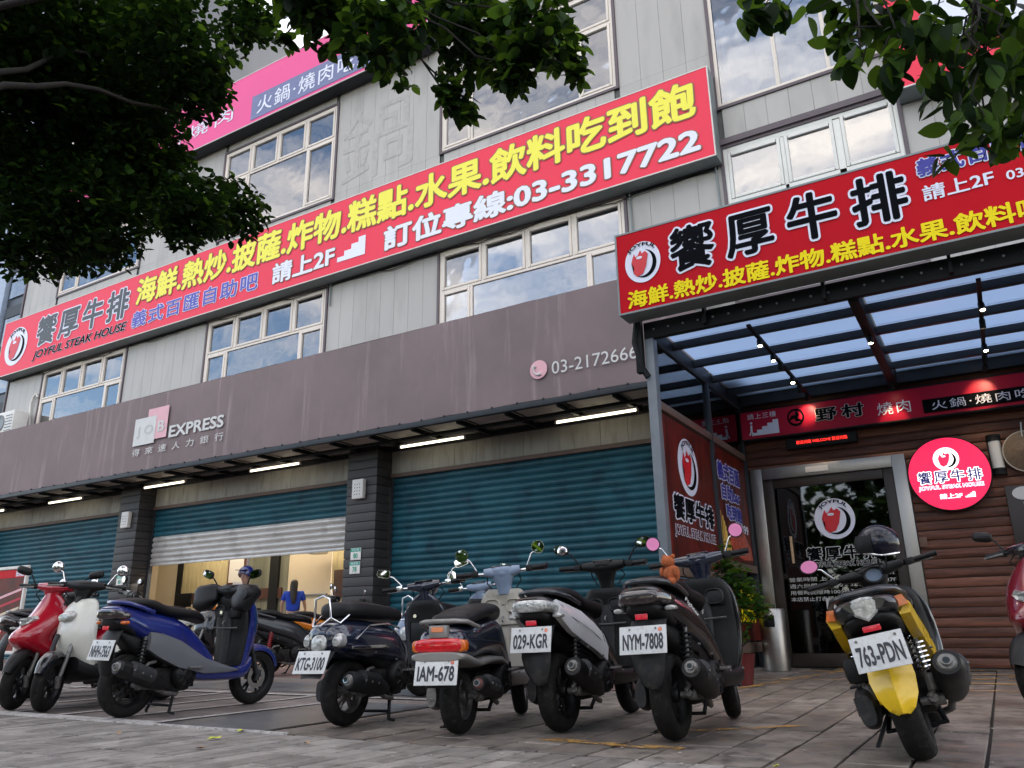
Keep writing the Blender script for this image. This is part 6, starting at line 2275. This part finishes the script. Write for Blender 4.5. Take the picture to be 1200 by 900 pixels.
# woman seen from behind, standing inside the open shop; local frame: faces +y
wm = thing('person', 'woman with long dark hair in a blue T-shirt seen from behind inside the open shop', 'person', (-12.85, 12.5, F0), (0, 0, R(40)))
J = {'pelvis': (0, 0, .90, (.13, .10)), 'waist': (0, 0, 1.02, (.115, .085)), 'chest': (0, 0, 1.22, (.14, .095)), 'neckb': (0, .0, 1.37, (.07, .055)), 'neck': (0, .01, 1.43, .045), 'head0': (0, .025, 1.50, (.066, .080)), 'head1': (0, .02, 1.57, (.072, .088)), 'crown': (0, .01, 1.62, .05)}
E_ = [('pelvis', 'waist'), ('waist', 'chest'), ('chest', 'neckb'), ('neckb', 'neck'), ('neck', 'head0'), ('head0', 'head1'), ('head1', 'crown')]
for s, n_ in ((-1, 'l'), (1, 'r')):
    J.update({n_ + 'sh': (s * .165, 0, 1.33, .050), n_ + 'el': (s * .235, .02, 1.10, .036), n_ + 'wr': (s * .24, .16, .93 if s < 0 else 1.0, .024), n_ + 'hip': (s * .085, 0, .84, .085), n_ + 'kn': (s * .095, .015, .47, .052), n_ + 'an': (s * .10, -.01, .09, .034), n_ + 'to': (s * .11, .13, .03, .028)})
    E_ += [('chest', n_ + 'sh'), (n_ + 'sh', n_ + 'el'), (n_ + 'el', n_ + 'wr'), ('pelvis', n_ + 'hip'), (n_ + 'hip', n_ + 'kn'), (n_ + 'kn', n_ + 'an'), (n_ + 'an', n_ + 'to'), (n_ + 'wr', n_ + 'palm')]
    hand(J, E_, J[n_ + 'wr'][:3], (0, .7, -.5), (1, 0, 0), n_)
skinned('body', J, E_, M['skin'], wm)
Jc = {'pelvis': (0, 0, .93, (.165, .125)), 'waist': (0, 0, 1.04, (.145, .115)), 'chest': (0, 0, 1.22, (.17, .125)), 'nk': (0, 0, 1.355, (.09, .07))}
Ec = [('pelvis', 'waist'), ('waist', 'chest'), ('chest', 'nk')]
for s, n_ in ((-1, 'l'), (1, 'r')):
    Jc.update({n_ + 'sh': (s * .172, 0, 1.33, .066), n_ + 'sl': (s * .218, .01, 1.17, .060)})
    Ec += [('chest', n_ + 'sh'), (n_ + 'sh', n_ + 'sl')]
skinned('shirt', Jc, Ec, M['tee'], wm)
Jp = {'pelvis': (0, 0, .90, (.155, .12))}
Ep = []
for s, n_ in ((-1, 'l'), (1, 'r')):
    Jp.update({n_ + 'hip': (s * .09, 0, .82, .098), n_ + 'kn': (s * .095, .015, .47, .066), n_ + 'an': (s * .10, -.01, .10, .050)})
    Ep += [('pelvis', n_ + 'hip'), (n_ + 'hip', n_ + 'kn'), (n_ + 'kn', n_ + 'an')]
skinned('trousers', Jp, Ep, M['pants'], wm)
skinned('hair', {'a': (0, -.005, 1.615, (.075, .075)), 'b': (0, -.045, 1.52, (.092, .075)), 'c': (0, -.095, 1.38, (.085, .05)), 'd': (.01, -.135, 1.22, (.065, .035)), 'e': (.015, -.135, 1.10, (.035, .02))}, [('a', 'b'), ('b', 'c'), ('c', 'd'), ('d', 'e')], M['hair'], wm)
bag = thing('helmet', 'cream helmet carried in the left hand of the woman in blue', 'helmet', (-13.18, 12.48, .93))
b = MB()
b.loft([[(.12 * math.sin(t_) * math.cos(2 * PI * k / 18), .14 * math.sin(t_) * math.sin(2 * PI * k / 18), .12 * math.cos(t_)) for k in range(18)] for t_ in [PI * (.03 + .6 * i / 9) for i in range(10)]], True)
b.obj('shell', mat('cream_helmet', (.62, .56, .45), .3, coat=.5), bag, 60)
MB().tube([(0, .1, -.05), (0, .03, -.13), (0, -.09, -.06)], .006, 5).obj('strap', M['black'], bag)

# rider, facing the street, seated on his scooter; local frame: faces -y
rd_ = thing('person', 'helmeted rider in a grey jacket sitting on a scooter behind the blue one', 'person', (-11.25, 9.85, gz(9.85)), (0, 0, R(8)))
J = {'pelvis': (0, .05, .86, (.14, .12)), 'waist': (0, .02, .98, (.13, .11)), 'chest': (0, -.03, 1.20, (.16, .12)), 'neckb': (0, -.05, 1.34, (.07, .06)), 'neck': (0, -.06, 1.39, .05), 'head0': (0, -.085, 1.46, (.070, .082)), 'head1': (0, -.075, 1.54, (.075, .090)), 'crown': (0, -.06, 1.59, .05)}
E_ = [('pelvis', 'waist'), ('waist', 'chest'), ('chest', 'neckb'), ('neckb', 'neck'), ('neck', 'head0'), ('head0', 'head1'), ('head1', 'crown')]
for s, n_ in ((-1, 'l'), (1, 'r')):
    J.update({n_ + 'sh': (s * .19, -.04, 1.30, .055), n_ + 'el': (s * .29, -.24, 1.12, .042), n_ + 'wr': (s * .29, -.48, 1.07, .028), n_ + 'hip': (s * .10, 0, .84, .09), n_ + 'kn': (s * .20, -.42, .70, .060), n_ + 'an': (s * .22, -.40, .24 if s < 0 else .36, .038), n_ + 'to': (s * .23, -.54, .20 if s < 0 else .32, .032)})
    E_ += [('chest', n_ + 'sh'), (n_ + 'sh', n_ + 'el'), (n_ + 'el', n_ + 'wr'), ('pelvis', n_ + 'hip'), (n_ + 'hip', n_ + 'kn'), (n_ + 'kn', n_ + 'an'), (n_ + 'an', n_ + 'to'), (n_ + 'wr', n_ + 'palm')]
    hand(J, E_, J[n_ + 'wr'][:3], (0, -1, -.1), (1, 0, 0), n_)
skinned('body', J, E_, M['skin'], rd_)
Jc = {'pelvis': (0, .05, .88, (.175, .15)), 'waist': (0, .02, 1.0, (.16, .14)), 'chest': (0, -.03, 1.20, (.19, .15)), 'nk': (0, -.045, 1.345, (.10, .09))}
Ec = [('pelvis', 'waist'), ('waist', 'chest'), ('chest', 'nk')]
for s, n_ in ((-1, 'l'), (1, 'r')):
    Jc.update({n_ + 'sh': (s * .195, -.04, 1.30, .078), n_ + 'el': (s * .295, -.24, 1.12, .062), n_ + 'wr': (s * .29, -.455, 1.075, .045)})
    Ec += [('chest', n_ + 'sh'), (n_ + 'sh', n_ + 'el'), (n_ + 'el', n_ + 'wr')]
skinned('jacket', Jc, Ec, M['jacket'], rd_)
Jp = {'pelvis': (0, .05, .86, (.16, .14))}
Ep = []
for s, n_ in ((-1, 'l'), (1, 'r')):
    Jp.update({n_ + 'hip': (s * .10, 0, .84, .105), n_ + 'kn': (s * .20, -.42, .70, .075), n_ + 'an': (s * .22, -.40, .27 if s < 0 else .39, .052)})
    Ep += [('pelvis', n_ + 'hip'), (n_ + 'hip', n_ + 'kn'), (n_ + 'kn', n_ + 'an')]
skinned('trousers', Jp, Ep, M['pants'], rd_)
f = part('face', rd_, (0, -.085, 1.49))
b = MB(); b.ball((0, -.088, -.012), (.014, .020, .018), 8, 6); b.obj('nose', M['skin'], f, 60)
for s in (-1, 1):
    b = MB(); b.ball((s * .030, -.074, .018), (.013, .009, .007), 8, 6); b.obj('eye', M['hair'], f, 60)
b = MB(); b.ball((0, -.077, -.045), (.024, .010, .007), 8, 6); b.obj('mouth', mat('lips', (.35, .10, .08), .5), f, 60)
rh = thing('helmet', 'dark blue open face helmet with a raised visor worn by the rider', 'helmet', (-11.25, 9.85, gz(9.85)), (0, 0, R(8)))
b = MB()
rings = []
for i in range(12):
    t_ = PI * .02 + PI * .62 * i / 11
    rings.append([(.135 * math.sin(t_ * (1 - .30 * max(0, -math.sin(2 * PI * k / 24)) ** 2)) * math.cos(2 * PI * k / 24), -.06 + .150 * math.sin(t_ * (1 - .30 * max(0, -math.sin(2 * PI * k / 24)) ** 2)) * math.sin(2 * PI * k / 24), 1.545 + .145 * math.cos(t_ * (1 - .30 * max(0, -math.sin(2 * PI * k / 24)) ** 2))) for k in range(24)])
b.loft(rings, True)
b.obj('shell', P['blue'], rh, 60)
box('visor', M['lens_smoke'], rh, -.11, .11, -.235, -.15, 1.60, 1.612, .004)

# ------------------------------------------------------------------ fallen leaves on the paving
M['leaf_y'] = mat('yellow_fallen_leaf', (.55, .58, .05), .6, 0, .2, 20)
M['leaf_b'] = mat('brown_fallen_leaf', (.34, .20, .10), .7, 0, .3, 20)
for i, (x, y, c, s, lab) in enumerate(((-4.42, 3.86, 'leaf_y', .085, 'yellow green fallen leaf on the smooth dark slab'), (-4.22, 3.48, 'leaf_y', .095, 'yellow fallen leaf on the brick paving in front of the smooth slab'), (-4.98, 3.42, 'leaf_b', .075, 'pale brown fallen leaf below the blue scooter number plate'), (-3.90, 3.22, 'leaf_b', .08, 'long pale fallen leaf nearest the camera'), (-1.0, 3.95, 'leaf_y', .06, 'small yellow fallen leaf in front of the yellow scooter'), (-3.55, 3.60, 'leaf_b', .06, 'small brown fallen leaf by the retro scooter'))):
    t = thing('fallen_leaf', lab, 'leaf', (x, y, .006), (0, 0, i * 1.3), 'fallen leaves')
    b = MB()
    b.add([(0, 0, .001), (s * .35, s * .26, .012), (s * .75, s * .18, .008), (s, 0, .014), (s * .75, -s * .2, .004), (s * .35, -s * .26, .010), (s * .35, 0, .002), (s * .7, 0, .004)], [(0, 6, 1), (6, 7, 2, 1), (7, 3, 2), (0, 5, 6), (6, 5, 4, 7), (7, 4, 3)])
    b.obj('blade', M[c], t, 60)
